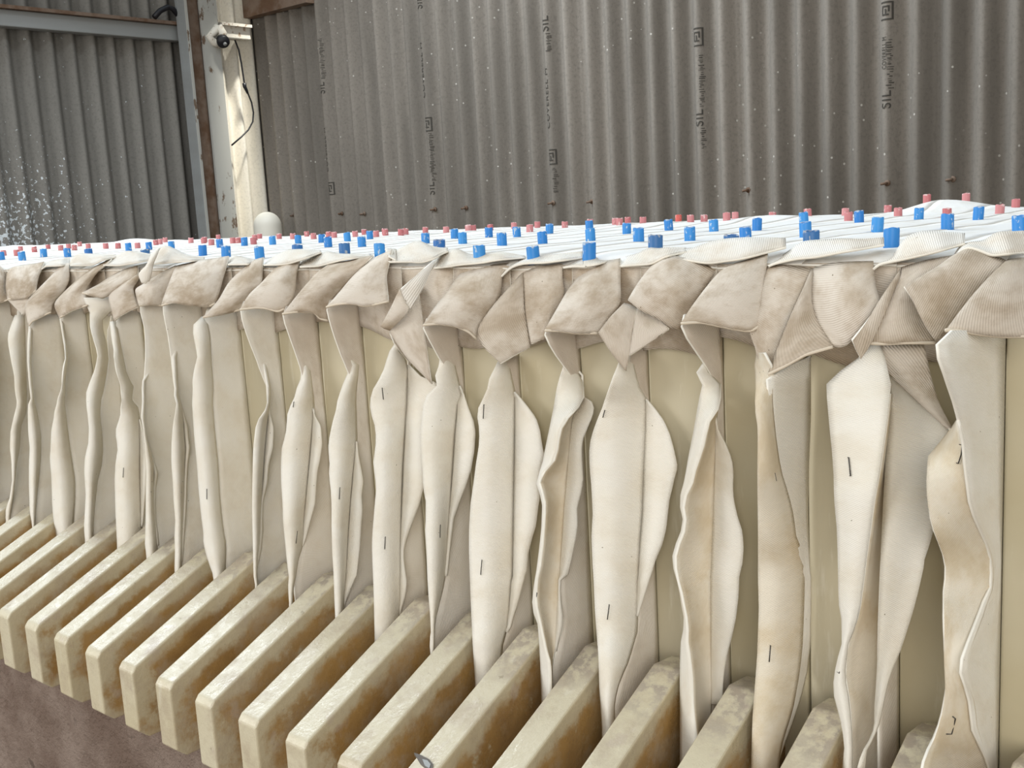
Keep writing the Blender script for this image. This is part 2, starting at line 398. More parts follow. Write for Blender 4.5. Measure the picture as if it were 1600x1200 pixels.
# horizontal girt on the end wall
XG = XW+1.6
zg0, zg1 = onX(140, 52, XG)[2], onX(140, 27, XG)[2]
t = empty('wall_girt', W((XG, 30, zg0)), 'pale grey steel girt running across the end wall to the steel post', 'beam')
bm = bmesh.new(); box(bm, W((XG-1.2, 10, zg0)), W((XG, yp(284, 50, XG), zg1)))
bmesh.ops.bevel(bm, geom=bm.edges[:], offset=.006, segments=2, affect='EDGES', profile=.5); from_bm('channel', bm, M['galv'], t)
bm = bmesh.new(); box(bm, W((XG-1.2, 10, zg1+.002)), W((XG+.5, yp(284, 50, XG), zg1+.3))); from_bm('lip', bm, M['rust'], t)
bm = bmesh.new()
tube(bm, [W(onX(x, y, XG+.6)) for x, y in ((241, 27), (250, 17), (262, 11), (270, 14), (279, 25))], .018, 8)
tag(from_bm('bent_wire', bm, M['black'], None, True), 'dark bent wire loop sticking up from the girt end by the steel post', 'wire')

# dark rail high on the long wall, left end
zr = onY(430, 14, YW-2)[2]
bm = bmesh.new(); box(bm, W((XW+.8, YW-1.6, zr)), W((-67.2, YW-.5, zr+3)))
tag(from_bm('wall_rail', bm, M['rust']), 'dark rusty rail across the top left of the long corrugated wall', 'beam')

# cream bracket and lamp holder on the corner sheet
XB = XW+2.2
def bx(x, y): return onX(x, y, XB)
t = empty('wall_bracket', W(bx(370, 50)), 'cream painted bracket bar across the bright corner sheet', 'bracket')
a, b = bx(349, 38), bx(391, 63)
bm = bmesh.new(); box(bm, W((XB-1.0, bx(347, 50)[1], bx(370, 61)[2])), W((XB, bx(391.5, 50)[1], bx(370, 41)[2])))
bmesh.ops.bevel(bm, geom=bm.edges[:], offset=.008, segments=2, affect='EDGES', profile=.5); from_bm('bar', bm, M['creampaint'], t)
bm = bmesh.new(); box(bm, W((XB-1.0, bx(345, 50)[1], bx(370, 42)[2])), W((XB+.35, bx(391.5, 50)[1], bx(370, 37.5)[2]))); from_bm('flange', bm, M['creampaint'], t)
bm = bmesh.new()
tube(bm, [W(onX(x, y, XB+.5)) for x, y in ((340, 42), (333, 52), (327, 57), (334, 66), (343, 70))], .026, 10)
tube(bm, [W(onX(x, y, XB+.55)) for x, y in ((340, 42), (347, 52), (345, 62))], .034, 10)
from_bm('clamp', bm, M['creampaint'], t, True)
t = empty('lamp_holder', W(onX(349, 64, XB+1)), 'small round black fitting held by the cream bracket clamp', 'lamp holder')
c = onX(348, 64, XB+.9); bm = bmesh.new()
ax = Vector((.8, -.45, -.35)).normalized(); cw = W(c)
tube(bm, [cw-ax*.05, cw-ax*.03, cw+ax*.02, cw+ax*.04], [.022, .042, .045, .038], 20); from_bm('body', bm, M['black'], t, True)
bm = bmesh.new(); tube(bm, [cw+ax*.038+Vector((0, .012, -.01)), cw+ax*.043+Vector((0, .012, -.01))], .013, 14); from_bm('contact', bm, M['galv'], t, True)
t = empty('dangling_wire', W(onX(352, 45, XB+1)), 'thin black wire dangling in a curve down the bright corner sheet', 'wire')
wp = [(352, 45), (359, 50), (366, 60), (373, 78), (377, 98), (380, 118), (382, 132)]
wp2 = [(382, 132), (387, 145), (393, 160), (396, 176), (395, 190), (388, 203), (377, 214), (362, 227)]
bm = bmesh.new(); tube(bm, [W(onX(x, y, XB-.6)) for x, y in wp+wp2[1:]], .006, 8); from_bm('cable', bm, M['black'], t, True)
bm = bmesh.new(); tube(bm, [W(onX(x, y, XB-.6)) for x, y in ((381.5, 130), (382.5, 136), (385, 141), (387, 146))], [.015, .013, .011, .008], 8); from_bm('taped_joint', bm, M['black'], t, True)

# white pipe with a rounded end in the corner
YPp = YW-4.0
c = onY(416, 352, YPp); rp = .5*abs(onY(431, 352, YPp)[0]-onY(400, 352, YPp)[0])*U*.86
top = W(onY(416, 331, YPp)); bm = bmesh.new()
pts, rad = [], []
for i in range(9):
    a = i/8*math.pi/2; pts.append(Vector((top.x, top.y, top.z-rp+rp*math.sin(math.pi/2-a)))); rad.append(max(.004, rp*math.cos(math.pi/2-a)))
pts.append(Vector((top.x, top.y, .0))); rad.append(rp)
tube(bm, pts[::-1], rad[::-1], 28)
tag(from_bm('standing_pipe', bm, M['pvc'], None, True), 'bright cream round-topped pipe standing at the foot of the corner sheet', 'pipe')

# ------------------------------------------------------------------ the press: side rail, plates
JO = 0.30                       # joint of plate a lies at X = a - JO
t = tag(empty('side_rail', W((0, -1.4, -5)), 'long mud-caked brown rail under the row of plate handles', 'rail'))
bm = bmesh.new(); box(bm, W((-48, -2.35, -3.3)), W((21, -.55, -1.18)))
bmesh.ops.subdivide_edges(bm, edges=[e for e in bm.edges if abs((e.verts[0].co-e.verts[1].co).x) > 1], cuts=120)
for v in bm.verts:
    n_ = noise.noise(v.co*9)*.010
    v.co.y += n_; v.co.z += n_*.4
from_bm('beam', bm, M['rail'], t)
bm = bmesh.new(); box(bm, W((-48, -2.15, -ZB)), W((21, -.7, -3.3))); from_bm('skirt', bm, M['rail'], t)

TOP, DEP = 5.60, 13.2
def plate_meshes():
    bm = bmesh.new()
    x0, x1 = -JO+.014, 1-JO-.014
    box(bm, Vector((x0, 0, -8.4))*U, Vector((x1, DEP, TOP))*U)
    bmesh.ops.bevel(bm, geom=bm.edges[:], offset=.03*U, segments=3, affect='EDGES', profile=.6)
    body = bm
    bm = bmesh.new()
    prof = [(.02, .95), (-.18, 1.02), (-.55, 1.06), (-2.90, .025), (-2.965, -.06), (-2.965, -.98), (-2.80, -1.13), (.02, -1.13)]
    Wd = (0.0, .40)
    A = [bm.verts.new(Vector((Wd[0]+(.06 if i in (0, ) else 0)-(.0), y, z))*U) for i, (y, z) in enumerate(prof)]
    B = [bm.verts.new(Vector((Wd[1], y, z))*U) for y, z in prof]
    bm.faces.new(A); bm.faces.new(B[::-1])
    for i in range(len(prof)):
        j = (i+1) % len(prof); bm.faces.new((A[j], A[i], B[i], B[j]))
    bmesh.ops.recalc_face_normals(bm, faces=bm.faces[:])
    bmesh.ops.bevel(bm, geom=bm.edges[:], offset=.034*U, segments=3, affect='EDGES', profile=.55)
    uv = bm.loops.layers.uv.new('UVMap')
    for f_ in bm.faces:
        for lp in f_.loops:
            y, z = lp.vert.co.y/U, lp.vert.co.z/U
            zt = 1.06 if y > -.55 else 1.06+(y+.55)*.44
            lp[uv].uv = ((y+2.965)/2.965, (zt-z)/1.15)
    return body, bm
bb, ab = plate_meshes()
p0 = empty('filter_plate', W((0, 0, 0)), 'x', 'plate', 'press plates standing in a row')
def mesh_child(name, bm, mat, parent):
    me = bpy.data.meshes.new(name); bm.to_mesh(me); bm.free(); me.materials.append(mat)
    o = bpy.data.objects.new(name, me); COL.objects.link(o); o.parent = parent; return o
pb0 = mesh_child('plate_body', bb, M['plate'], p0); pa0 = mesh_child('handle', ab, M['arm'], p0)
for poly in list(pa0.data.polygons)+list(pb0.data.polygons): poly.use_smooth = False
ORD = ['first', 'second', 'third', 'fourth', 'fifth', 'sixth', 'seventh', 'eighth', 'ninth', 'tenth', 'eleventh', 'twelfth', 'thirteenth', 'fourteenth', 'fifteenth',
       'sixteenth', 'seventeenth', 'eighteenth', 'nineteenth', 'twentieth', 'twenty-first', 'twenty-second', 'twenty-third', 'twenty-fourth', 'twenty-fifth', 'twenty-sixth']
def plate_label(a):
    if a == 0: return 'yellowed plastic plate, first from the left with its whole handle end in sight'
    if a < -6: return 'plastic plate far off at the left end under its cloth'
    if 0 < a <= 8: return 'yellowed plastic plate with stained handle, %s handle end right of the leftmost whole one' % ORD[a-1]
    if a == 9: return 'yellowed plastic plate with a grey chipped scar on its handle at the bottom edge'
    if a == 10: return 'yellowed plastic plate just right of the one with the chipped handle'
    if a == 15: return 'smooth pale plastic plate face at the right edge of the picture'
    if a == 16: return 'plastic plate beyond the right edge of the picture'
    if a > 10: return 'pale plastic plate with bare upright face, %s left of the rightmost plate' % ORD[14-a]
    return 'plastic plate at far left, handle cut by the frame, %s before the whole ones' % ORD[-a-1]
for a in [0]+list(range(-45, 0))+list(range(1, 17)):
    if a == 0: r_ = p0
    else:
        r_ = p0.copy(); COL.objects.link(r_); r_.location = W((a, 0, 0))
        for ch in (pb0, pa0):
            c_ = ch.copy(); COL.objects.link(c_); c_.parent = r_
    r_['label'] = plate_label(a)
    if a < -6: r_['group'] = 'plates far off at the left end'
# the chipped scar on one handle
def on_handle_top(x, y):
    d = ray(x, y); n_ = np.array([0, -.44, 1.0]); p0_ = np.array([0, -.55, 1.063]); return EYE+d*((p0_-EYE) @ n_)/(d @ n_)
scar_plate = [o for o in COL.objects if o.get('label', '').endswith('grey chipped scar on its handle at the bottom edge')][0]
for nm_, pts_, mt_ in (('chipped_scar', [(647, 1177), (656, 1180), (670, 1187), (677, 1195), (676, 1203), (667, 1203), (657, 1194)], M['grime']),
                       ('chipped_core', [(660, 1188), (668, 1190), (673, 1196), (671, 1202), (664, 1198)], M['galv'])):
    bm = bmesh.new(); off_ = Vector((0, 0, .0006 if nm_ == 'chipped_scar' else .0012))
    lo_ = [bm.verts.new(W(on_handle_top(x, y))-off_*2) for x, y in pts_]; hi_ = [bm.verts.new(W(on_handle_top(x, y))+off_) for x, y in pts_]
    bm.faces.new(hi_)
    for q in range(len(pts_)): bm.faces.new((lo_[q], lo_[(q+1) % len(pts_)], hi_[(q+1) % len(pts_)], hi_[q]))
    bmesh.ops.recalc_face_normals(bm, faces=bm.faces[:]); from_bm(nm_, bm, mt_, scar_plate)
# ------------------------------------------------------------------ filter cloths
CROPS = {'A1': (0, 330, 4), 'A2': (400, 330, 4), 'A3': (800, 330, 4), 'A4': (1200, 290, 4), 'B1': (0, 600, 4), 'B2': (400, 600, 4), 'B3': (800, 600, 4), 'B4': (1200, 600, 4),
         'D1': (0, 900, 4), 'D2': (400, 900, 4), 'D3': (800, 900, 4), 'D4': (1200, 900, 4), 'E4': (0, 340, 5), 'E5': (300, 320, 5), 'E6': (600, 320, 5), 'E7': (900, 310, 5),
         'E8': (1200, 290, 4), 'G1': (800, 960, 5), 'G2': (1080, 960, 5), 'G3': (1280, 960, 5), 'H5': (400, 860, 6.6667), 'H7': (600, 900, 6.6667)}
def P(s):
    out, c = [], None
    for w in s.split():
        if w.endswith(':'): c = CROPS[w[:-1]]
        else:
            x, y = w.split(','); out.append((c[0]+float(x)/c[2], c[1]+float(y)/c[2]))
    return out
def by_y(pl, y):
    ys = [p[1] for p in pl]; xs = [p[0] for p in pl]
    o = np.argsort(ys, kind='stable'); return float(np.interp(y, np.array(ys)[o], np.array(xs)[o]))
def by_t(pl, n):
    a = np.array(pl, float); d = np.concatenate([[0], np.cumsum(np.hypot(*np.diff(a, axis=0).T))])
    t = np.linspace(0, d[-1], n); return np.stack([np.interp(t, d, a[:, 0]), np.interp(t, d, a[:, 1])], 1)
def smooth(pl, n, k=2):
    a = by_t(pl, n)
    for _ in range(k):
        b = a.copy(); b[1:-1] = .25*a[:-2]+.5*a[1:-1]+.25*a[2:]; a = b
    return a
def sstep(x): x = min(1, max(0, x)); return x*x*(3-2*x)

def sheet(name, PX, OFF, mats, parent, thick=.026, bulge=0.0, seed=0, wr=.012, fix=None):
    """a piece of cloth through a grid of sight lines; OFF is how far each point stands out from the plate fronts"""
    n, m = len(PX), len(PX[0]); G = []
    for i in range(n):
        row = []
        for j in range(m):
            u, v = j/(m-1), i/(n-1); x, y = PX[i][j]
            o = OFF[i][j]+bulge*math.sin(math.pi*u)*(.35+.65*math.sin(math.pi*v))
            o += wr*noise.noise(Vector((x*.012+seed*5.1, y*.006, seed*3.7)))*2*(math.sin(math.pi*u)**.5 if 0 < u < 1 else 0)
            p = onY(x, y, -o)
            if fix: p = fix(x, y, o, p)
            row.append(p)
        G.append(row)
    bm = bmesh.new(); V = [[bm.verts.new(W(p)) for p in r] for r in G]
    uv = bm.loops.layers.uv.new('UVMap')
    wid = np.mean([sum(np.linalg.norm(r[j+1]-r[j]) for j in range(m-1)) for r in G]); hei = np.mean([sum(np.linalg.norm(G[i+1][j]-G[i][j]) for i in range(n-1)) for j in (0, m//2, m-1)])
    for i in range(n-1):
        for j in range(m-1):
            f_ = bm.faces.new((V[i][j], V[i+1][j], V[i+1][j+1], V[i][j+1]))
            for lp, (a, b) in zip(f_.loops, ((i, j), (i+1, j), (i+1, j+1), (i, j+1))): lp[uv].uv = (b/(m-1)*wid+seed*.37, a/(n-1)*hei+seed*.61)
    bmesh.ops.remove_doubles(bm, verts=bm.verts[:], dist=2e-5)
    o = from_bm(name, bm, [mats, M['selvage']], parent, True)
    s = o.modifiers.new('thickness', 'SOLIDIFY'); s.thickness = thick*U; s.offset = 0; s.material_offset_rim = 1; s.use_even_offset = False
    BV.setdefault(parent.name, []).append(G)
    return o, G
BV = {}
def JX(a): return a-JO
def joint_px(a, y):
    lo, hi = -400., 2600.
    for _ in range(40):
        mid = .5*(lo+hi)
        if onY(mid, y, 0)[0] < JX(a): lo = mid
        else: hi = mid
    return lo
def extend(pl, off=.6, zend=-1.02):
    x, y = pl[-1]; p = onY(x, y, -off)
    if p[2] <= zend+.05: return list(pl)
    y2 = y
    while onY(x, y2, -off)[2] > zend: y2 += 4
    return list(pl)+[(x+.004*(y2-y), y2)]
def strip(name, Lp, Rp, offL, offR, mats, parent, m=10, n=44, **kw):
    y0 = max(min(p[1] for p in Lp), min(p[1] for p in Rp)); y1 = min(max(p[1] for p in Lp), max(p[1] for p in Rp))
    PX, OF = [], []
    for i in range(n):
        y = y0+(y1-y0)*i/(n-1); a, b = by_y(Lp, y), by_y(Rp, y)
        oa = offL(a, y, (y-y0)) if callable(offL) else offL; ob_ = offR(b, y, (y-y0)) if callable(offR) else offR
        PX.append([(a+(b-a)*j/(m-1), y) for j in range(m)]); OF.append([oa+(ob_-oa)*j/(m-1) for j in range(m)])
    return sheet(name, PX, OF, mats, parent, **kw)
def coons(name, top, right, bottom, left, offs, mats, parent, n=18, m=16, **kw):
    """four edges: top and bottom run left to right, left and right run downwards; offs = (top left, top right, bottom right, bottom left)"""
    T, B = smooth(top, m), smooth(bottom, m); Lf, R = smooth(left, n), smooth(right, n)
    tl, tr_, bl, br = (T[0]+Lf[0])/2, (T[-1]+R[0])/2, (B[0]+Lf[-1])/2, (B[-1]+R[-1])/2
    PX, OF = [], []
    for i in range(n):
        v = i/(n-1); rowp, rowo = [], []
        for j in range(m):
            u = j/(m-1)
            p = (1-v)*T[j]+v*B[j]+(1-u)*Lf[i]+u*R[i]-((1-u)*(1-v)*tl+u*(1-v)*tr_+(1-u)*v*bl+u*v*br)
            w = v**.6
            o = (1-u)*((1-w)*offs[0]+w*offs[3])+u*((1-w)*offs[1]+w*offs[2])
            rowp.append((float(p[0]), float(p[1]))); rowo.append(o)
        PX.append(rowp); OF.append(rowo)
    return sheet(name, PX, OF, mats, parent, **kw)
def hem(parent, pl, off0, off1, name='hem'):
    a = smooth(pl, 22); pts = [W(onY(a[i][0], a[i][1]-.5, -(off0+(off1-off0)*i/21+.02))) for i in range(22)]
    bm = bmesh.new(); tube(bm, pts, .017*U, 6); from_bm(name, bm, M['hem'], parent, True)

# -- what hangs at each joint, read off the photograph
# T: free edge of the cloth standing straight out of the joint; L-S: flap turned to the left; S-R: flap turned to the right
J = {}
J[15] = dict(L=P('B4: 1185,225 1150,280 1080,370 1005,450 998,540 990,640 1000,760 1010,830 1040,940 1080,1030 1105,1110 1110,1200 D4: 1095,60 1095,240 1100,480 1108,600 1108,700 1095,800 1075,900 1040,1000 1000,1080 955,1200'),
             S=P('B4: 1190,230 1240,400 1260,640 1280,760 1320,870 1360,960 1400,1090 1405,1200 D4: 1400,80 1365,170 1330,280 1290,380 1240,520 1230,640 1260,700 1290,800 1305,960 1340,1040 1380,1130 1410,1200'),
             T=P('A4: 1130,912 1060,965 1052,1030 1075,1120 1110,1200 B4: 1120,0 1165,130 1190,230 1205,300 1222,400 1225,480 1245,640 1260,760 1300,870 1340,960 1375,1040 1385,1090 1390,1200 D4: 1385,80 1340,170 1300,280 1260,380 1210,520 1200,640 1235,700 1260,800 1275,960 1310,1040 1350,1130 1390,1200'))
J[14] = dict(L=P('A4: 640,1000 560,1090 430,1180 380,1240 B4: 370,0 372,80 395,330 405,420 415,560 418,700 428,820 435,880 440,1000 445,1200 D4: 445,60 450,180 465,240 470,420 435,540 418,640 412,720 430,790 460,900 475,980 485,1080 470,1200'),
             S=P('A4: 700,1000 740,1100 765,1240 B4: 770,0 755,130 740,250 700,520 665,720 640,900 610,1100 600,1200 D4: 590,60 570,220 520,370 492,430 G3: 205,350 190,480 220,620 240,800 250,1000 250,1200'),
             gap=(P('B4: 760,60 740,250 700,520 665,720 640,900 610,1100 600,1200 D4: 590,60 570,220 520,370 492,430 G3: 200,480 225,620 245,800 252,1000 252,1200'), P('B4: 775,60 760,200 740,500 730,700 715,1000 705,1200 D4: 705,0 695,250 690,500 680,700 675,820 685,930 690,1000 700,1200')),
             R=[(1396,589), (1418,610), (1441,630), (1466,652), (1487,672)]+P('B4: 1140,330 1110,500 1080,700 1050,860 1030,930 1005,1020 980,1080 965,1200 D4: 960,0 940,90 905,220 870,330 820,480 770,590 740,690 715,810 690,920 660,1000 610,1090 600,1200'),
             RS=P('A4: 650,990 700,1060 760,1180 B4: 772,20 760,200 740,500 730,700 715,1000 705,1200 D4: 705,0 695,250 690,500 680,700 670,820 672,930 655,1000 600,1090 565,1170 560,1200'),
             T=P('B4: 775,20 760,200 740,500 730,700 715,1000 705,1200 D4: 705,0 695,250 690,500 690,700 690,820 690,930 690,1200'))
J[13] = dict(L=P('A4: -66,1045 -80,1100 B3: 1530,0 1520,150 1540,280 1535,600 1540,900 1540,1200 D3: 1540,0 1545,200 1535,500 1520,700 1505,900 1500,1200'),
             S=P('A4: -20,1045 10,1100 50,1180 B4: 20,50 30,200 50,380 75,540 120,680 150,800 160,870 170,950 195,1000 205,1060 230,1160 240,1200 D4: 225,0 220,200 210,450 190,620 150,840 110,960 80,1060 60,1200'),
             T=P('A4: 250,1074 150,1118 60,1160 5,1185 -10,1220 B4: 0,50 0,200 15,380 40,540 90,680 125,800 130,870 145,950 175,1000 185,1060 220,1160 230,1200 D4: 220,0 215,200 200,450 180,620 140,840 100,960 70,1060 45,1110 45,1200'),
             TR=P('A4: 262,1060 262,1130 B4: 262,0 262,200 250,500 245,800 250,1000 260,1200 D4: 265,0 265,200 260,300 262,410 245,550 240,610 220,680 200,760 150,910 100,1040 50,1195'))
J[12] = dict(L=P('A3: 1140,980 B3: 1190,0 1165,150 1140,300 1110,450 1085,600 1060,680 1055,760 1075,850 1060,930 1030,1000 1005,1090 1015,1150 1020,1200 D3: 1030,0 1050,80 1065,180 1080,260 1085,300 1070,360 1060,420 1058,480 1055,600 1055,1200'),
             C=P('A3: 1215,980 1250,1060 1300,1170 B3: 1300,0 1290,130 1275,190 1225,240 1200,370 1175,450 1145,530 1135,600 1085,700 1070,750 1085,850 1075,930 1045,1000 1020,1090 1025,1150 1035,1200 D3: 1040,30 1060,100 1085,230 1100,300 1095,400 1110,500 1125,620 1130,800 1140,920 1155,1010 1165,1200'),
             S=P('A3: 1290,980 B3: 1300,60 1285,150 1275,200 1270,400 1262,700 1252,1000 1245,1200 D3: 1243,0 1243,300 1247,600 1250,730 1235,1000 1230,1200'),
             R=P('B3: 1275,200 1280,270 1330,360 1375,470 1385,560 1380,640 1385,720 1410,830 1440,920 1448,1020 1440,1120 1420,1200 D3: 1420,0 1415,120 1400,250 1375,370 1345,480 1325,600 1318,690 1318,800'),
             T=P('A3: 1055,710 1100,810 1165,900 1215,975 1250,1040 1290,1120 1300,1200 B3: 1300,60 1285,150 1275,200 1270,400 1262,700 1252,1000 1245,1200 D3: 1243,0 1243,300 1247,600 1250,740 1235,800 1225,940 1220,1200'))
J[11] = dict(L=P('A3: 690,900 660,960 640,1010 610,1100 575,1200 B3: 580,100 560,160 520,260 495,340 485,430 490,540 500,640 505,740 508,820 500,940 503,1040 510,1200 D3: 512,0 520,200 535,400 545,520 552,700 560,820 568,950'),
             S=P('A3: 740,900 800,1130 B3: 830,60 840,95 835,300 825,500 815,800 800,1000 790,1200 D3: 786,0 784,150 782,260 785,330 752,440 727,530 694,600 655,700 635,800 638,1000'),
             R=P('B3: 840,95 900,160 950,230 985,310 1010,400 1025,470 1035,520 1015,590 1005,640 985,720 975,800 965,900 940,1000 900,1090 870,1190 D3: 865,0 840,80 800,200 788,250'),
             T=P('A3: 735,910 720,990 725,1030 760,1090 820,1160 B3: 800,60 840,95 835,300 825,500 815,800 800,1000 790,1200 D3: 786,0 785,240 775,310 740,440 715,530 680,600 640,700 620,800 625,890 630,1000'))
J[10] = dict(L=P('A3: 310,1000 B3: 285,0 265,150 235,300 210,420 195,500 175,560 155,610 165,650 185,700 195,760 190,900 180,1000 170,1080 155,1200 D3: 152,0 140,80 130,180 140,230 165,290 175,400 185,600 190,780'),
             C=P('A3: 420,1000 450,1130 B3: 450,70 440,100 380,195 340,215 300,290 290,350 275,460 230,520 182,565 170,610 180,650 200,700 208,760 200,900 192,1000 182,1080 170,1200 D3: 160,0 152,100 150,180 165,230 190,350 215,470 240,550 245,780'),
             S=P('A3: 440,1000 B3: 440,60 410,130 375,200 350,500 325,800 300,1200 D3: 295,0 290,150 280,300 272,450 250,555 250,780'),
             R=P('B3: 445,75 490,100 515,130 505,200 470,280 440,350 435,420 440,520 445,600 430,690 405,770 410,880 395,980 370,1100 345,1200 D3: 300,0 298,100 305,180 315,240 310,330 285,420 275,470'),
             T=P('A3: 205,770 250,870 310,950 380,1050 430,1130 445,1190 B3: 445,20 420,120 375,200 350,500 325,800 300,1200 D3: 298,0 300,100 308,180 316,240 312,330 288,420 272,490 252,552 250,780'))
J[9] = dict(L=P('A2: 1520,930 1480,1010 1450,1100 1420,1190 B2: 1440,0 1420,80 1390,150 1385,200 1400,290 1395,400 1380,480 1365,600 1345,740 1335,900 1335,1050 1340,1200 D2: 1340,0 1350,250 1360,450 1375,660'),
            S=P('A2: 1570,930 1610,1130 B3: 15,40 20,60 15,400 10,800 5,1200 D2: 1595,40 1585,200 1570,330 1540,420 1520,660'),
            R=P('B3: 18,50 90,130 150,210 175,290 185,360 200,440 180,540 170,640 175,700 165,760 150,880 125,960 100,1060 90,1180 D3: 80,0 60,80 40,150 15,230 0,280 D2: 1590,320 1570,350'),
            T=P('A2: 1515,970 1540,1040 1580,1100 A3: 0,1150 B3: 10,30 18,55 15,400 10,800 5,1200 D2: 1600,20 1595,280 1590,320 1540,400 1500,470 1485,520 1490,660'))
J[8] = dict(L=P('A2: 1160,920 1130,1010 1100,1080 1070,1150 1050,1200 B2: 1140,0 1090,60 1055,110 1045,180 1030,300 1035,420 1045,560 1048,650 1065,720 1065,850 1060,900 1070,1050 1075,1200 D2: 1085,150 1095,260 1100,400 1100,480'),
            S=P('A2: 1230,920 1290,1160 B2: 1275,30 1265,100 1245,300 1230,520 1210,800 1195,1000 1180,1200 D2: 1170,60 1140,180 1115,280 1108,480'),
            R=P('B2: 1275,10 1300,60 1325,140 1360,230 1372,300 1365,420 1345,530 1310,640 1270,740 1235,840 1220,950 1205,1080 1192,1200'),
            T=P('A2: 1045,735 1090,820 1150,930 1205,1005 1260,1080 1285,1150 1290,1200 B2: 1275,30 1265,100 1245,300 1230,520 1210,800 1195,1000 1182,1200 D2: 1172,60 1140,180 1110,280 1095,340 1090,440 1095,500'))
J[7] = dict(L=P('A2: 830,880 815,950 790,1020 740,1100 720,1160 B2: 718,60 712,110 720,180 745,260 755,340 745,430 735,500 748,580 755,650 745,760 735,880 728,980 730,1100 735,1200 D2: 735,0 740,150 745,370'),
            S=P('A2: 900,880 950,960 945,1200 B2: 945,0 935,250 920,500 912,700 908,900 905,1200 D2: 903,0 900,210 895,370'),
            R=P('A2: 960,960 1050,1050 1150,1140 B2: 1160,0 1100,80 1060,150 1045,300 1050,450 1050,640 1020,750 970,880 935,980 920,1050 925,1120 935,1200 D2: 940,0 938,80 925,150 905,210 900,240'),
            T=P('A2: 835,770 880,860 950,930 945,1200 B2: 945,0 935,250 920,500 912,700 908,900 905,1200 D2: 903,0 903,210 900,370'))
J[6] = dict(L=P('A2: 590,960 570,1040 530,1130 515,1200 B2: 535,20 510,110 490,200 465,310 455,380 460,470 465,520 458,570 470,650 475,760 475,900 480,1050 490,1200 D2: 490,0 495,150 500,260'),
            S=P('A2: 640,960 B2: 620,80 630,370 610,550 590,750 575,950 560,1200 D2: 552,60 548,215 545,260'),
            R=P('B2: 628,360 640,450 660,540 672,610 660,700 665,790 655,900 650,1000 640,1100 628,1200 D2: 615,20 590,80 560,160 548,215'),
            T=P('A2: 440,620 480,760 530,900 560,970 580,1020 590,1100 590,1200 B2: 585,20 600,150 628,360 610,550 590,750 575,950 560,1200 D2: 552,60 548,215 548,260'))
J[5] = dict(L=P('A2: 290,960 280,1060 250,1140 225,1200 B2: 262,10 235,110 200,170 195,240 190,310 165,400 160,480 160,600 170,750 172,850 185,980 200,1130 210,1200 D2: 205,80 212,170'),
            S=P('A2: 330,960 360,1180 B2: 362,160 355,250 340,450 315,700 300,850 292,1000 260,1100 245,1200 D2: 230,80 225,170'),
            R=P('B2: 355,150 370,200 405,260 415,380 400,470 385,540 375,640 370,740 340,850 305,980 292,1010'),
            T=P('A2: 165,660 200,760 250,900 280,990 290,1050 320,1140 335,1200 B2: 345,70 362,160 355,250 340,450 315,700 300,850 290,1010 260,1100 245,1200 H5: 455,0 430,150 400,280 395,380 410,530'))
J[4] = dict(L=P('A2: 40,960 70,1110 B2: 70,130 50,180 20,210 0,260 -15,400 -20,690 -20,800 -15,1000 -10,1200 D2: 0,60'),
            S=P('A2: 60,960 90,1110 B2: 80,160 60,350 45,560 30,800 20,1000 5,1110 3,1200 D2: 10,60'),
            R=P('B2: 75,130 90,200 110,280 105,400 80,500 70,620 40,740 38,830 40,920 30,1030 15,1110 5,1150'),
            T=P('A1: 1500,630 1530,740 1570,850 A2: 0,920 30,1010 60,1080 75,1120 B2: 70,60 80,160 60,350 45,560 30,800 20,1000 5,1110 2,1150 D2: 5,60'))
J[3] = dict(L=P('A1: 1262,662 1228,672 1214,690 1210,760 1225,850 1240,900 1215,1000 1210,1100 1205,1200 B1: 1205,0 1210,200 1220,350 1235,500 1245,650 1255,760 1265,850 1275,930 1275,1000 1300,1090 1320,1150 1340,1200'),
            S=P('A1: 1272,660 1292,690 1310,780 1318,960 1325,1200 B1: 1330,0 1335,250 1360,500 1370,700 1390,900 1410,1000 1405,1200'),
            T=P('A1: 1275,670 1300,780 1310,960 1325,1200 B1: 1330,0 1335,250 1360,500 1370,700 1390,900 1410,1000 1405,1120 1405,1200'))
J[2] = dict(L=P('A1: 1070,900 1085,1060 1090,1200 B1: 1095,0 1105,120 1085,250 1075,380 1075,500 1085,620 1090,740 1100,850 1095,950 1098,1050 1095,1150'),
            S=P('A1: 1100,900 1110,1180 B1: 1110,50 1140,170 1160,400 1150,700 1140,960 1130,1150'),
            R=P('B1: 1110,50 1140,170 1170,260 1175,320 1185,400 1172,500 1165,620 1165,700 1160,800 1148,960 1140,1110'),
            T=P('A1: 1015,600 1030,680 1050,780 1070,920 1085,1060 1092,1200 B1: 1105,50 1140,170 1160,400 1150,700 1140,960 1132,1150'))
J[1] = dict(L=P('A1: 900,1030 890,1100 893,1200 B1: 890,0 885,200 900,290 912,400 920,550 915,740 915,850 910,1000 920,1080'),
            S=P('A1: 905,1030 900,1200 B1: 900,0 900,250 910,330 960,500 960,750 975,950 985,1080'),
            R=P('B1: 905,330 940,420 965,500 985,560 970,650 966,750 972,860 985,950 990,1010'),
            T=P('A1: 870,600 890,680 905,740 910,900 902,1030 895,1100 896,1200 B1: 895,0 895,250 910,330 960,500 960,750 975,950 988,1080'))
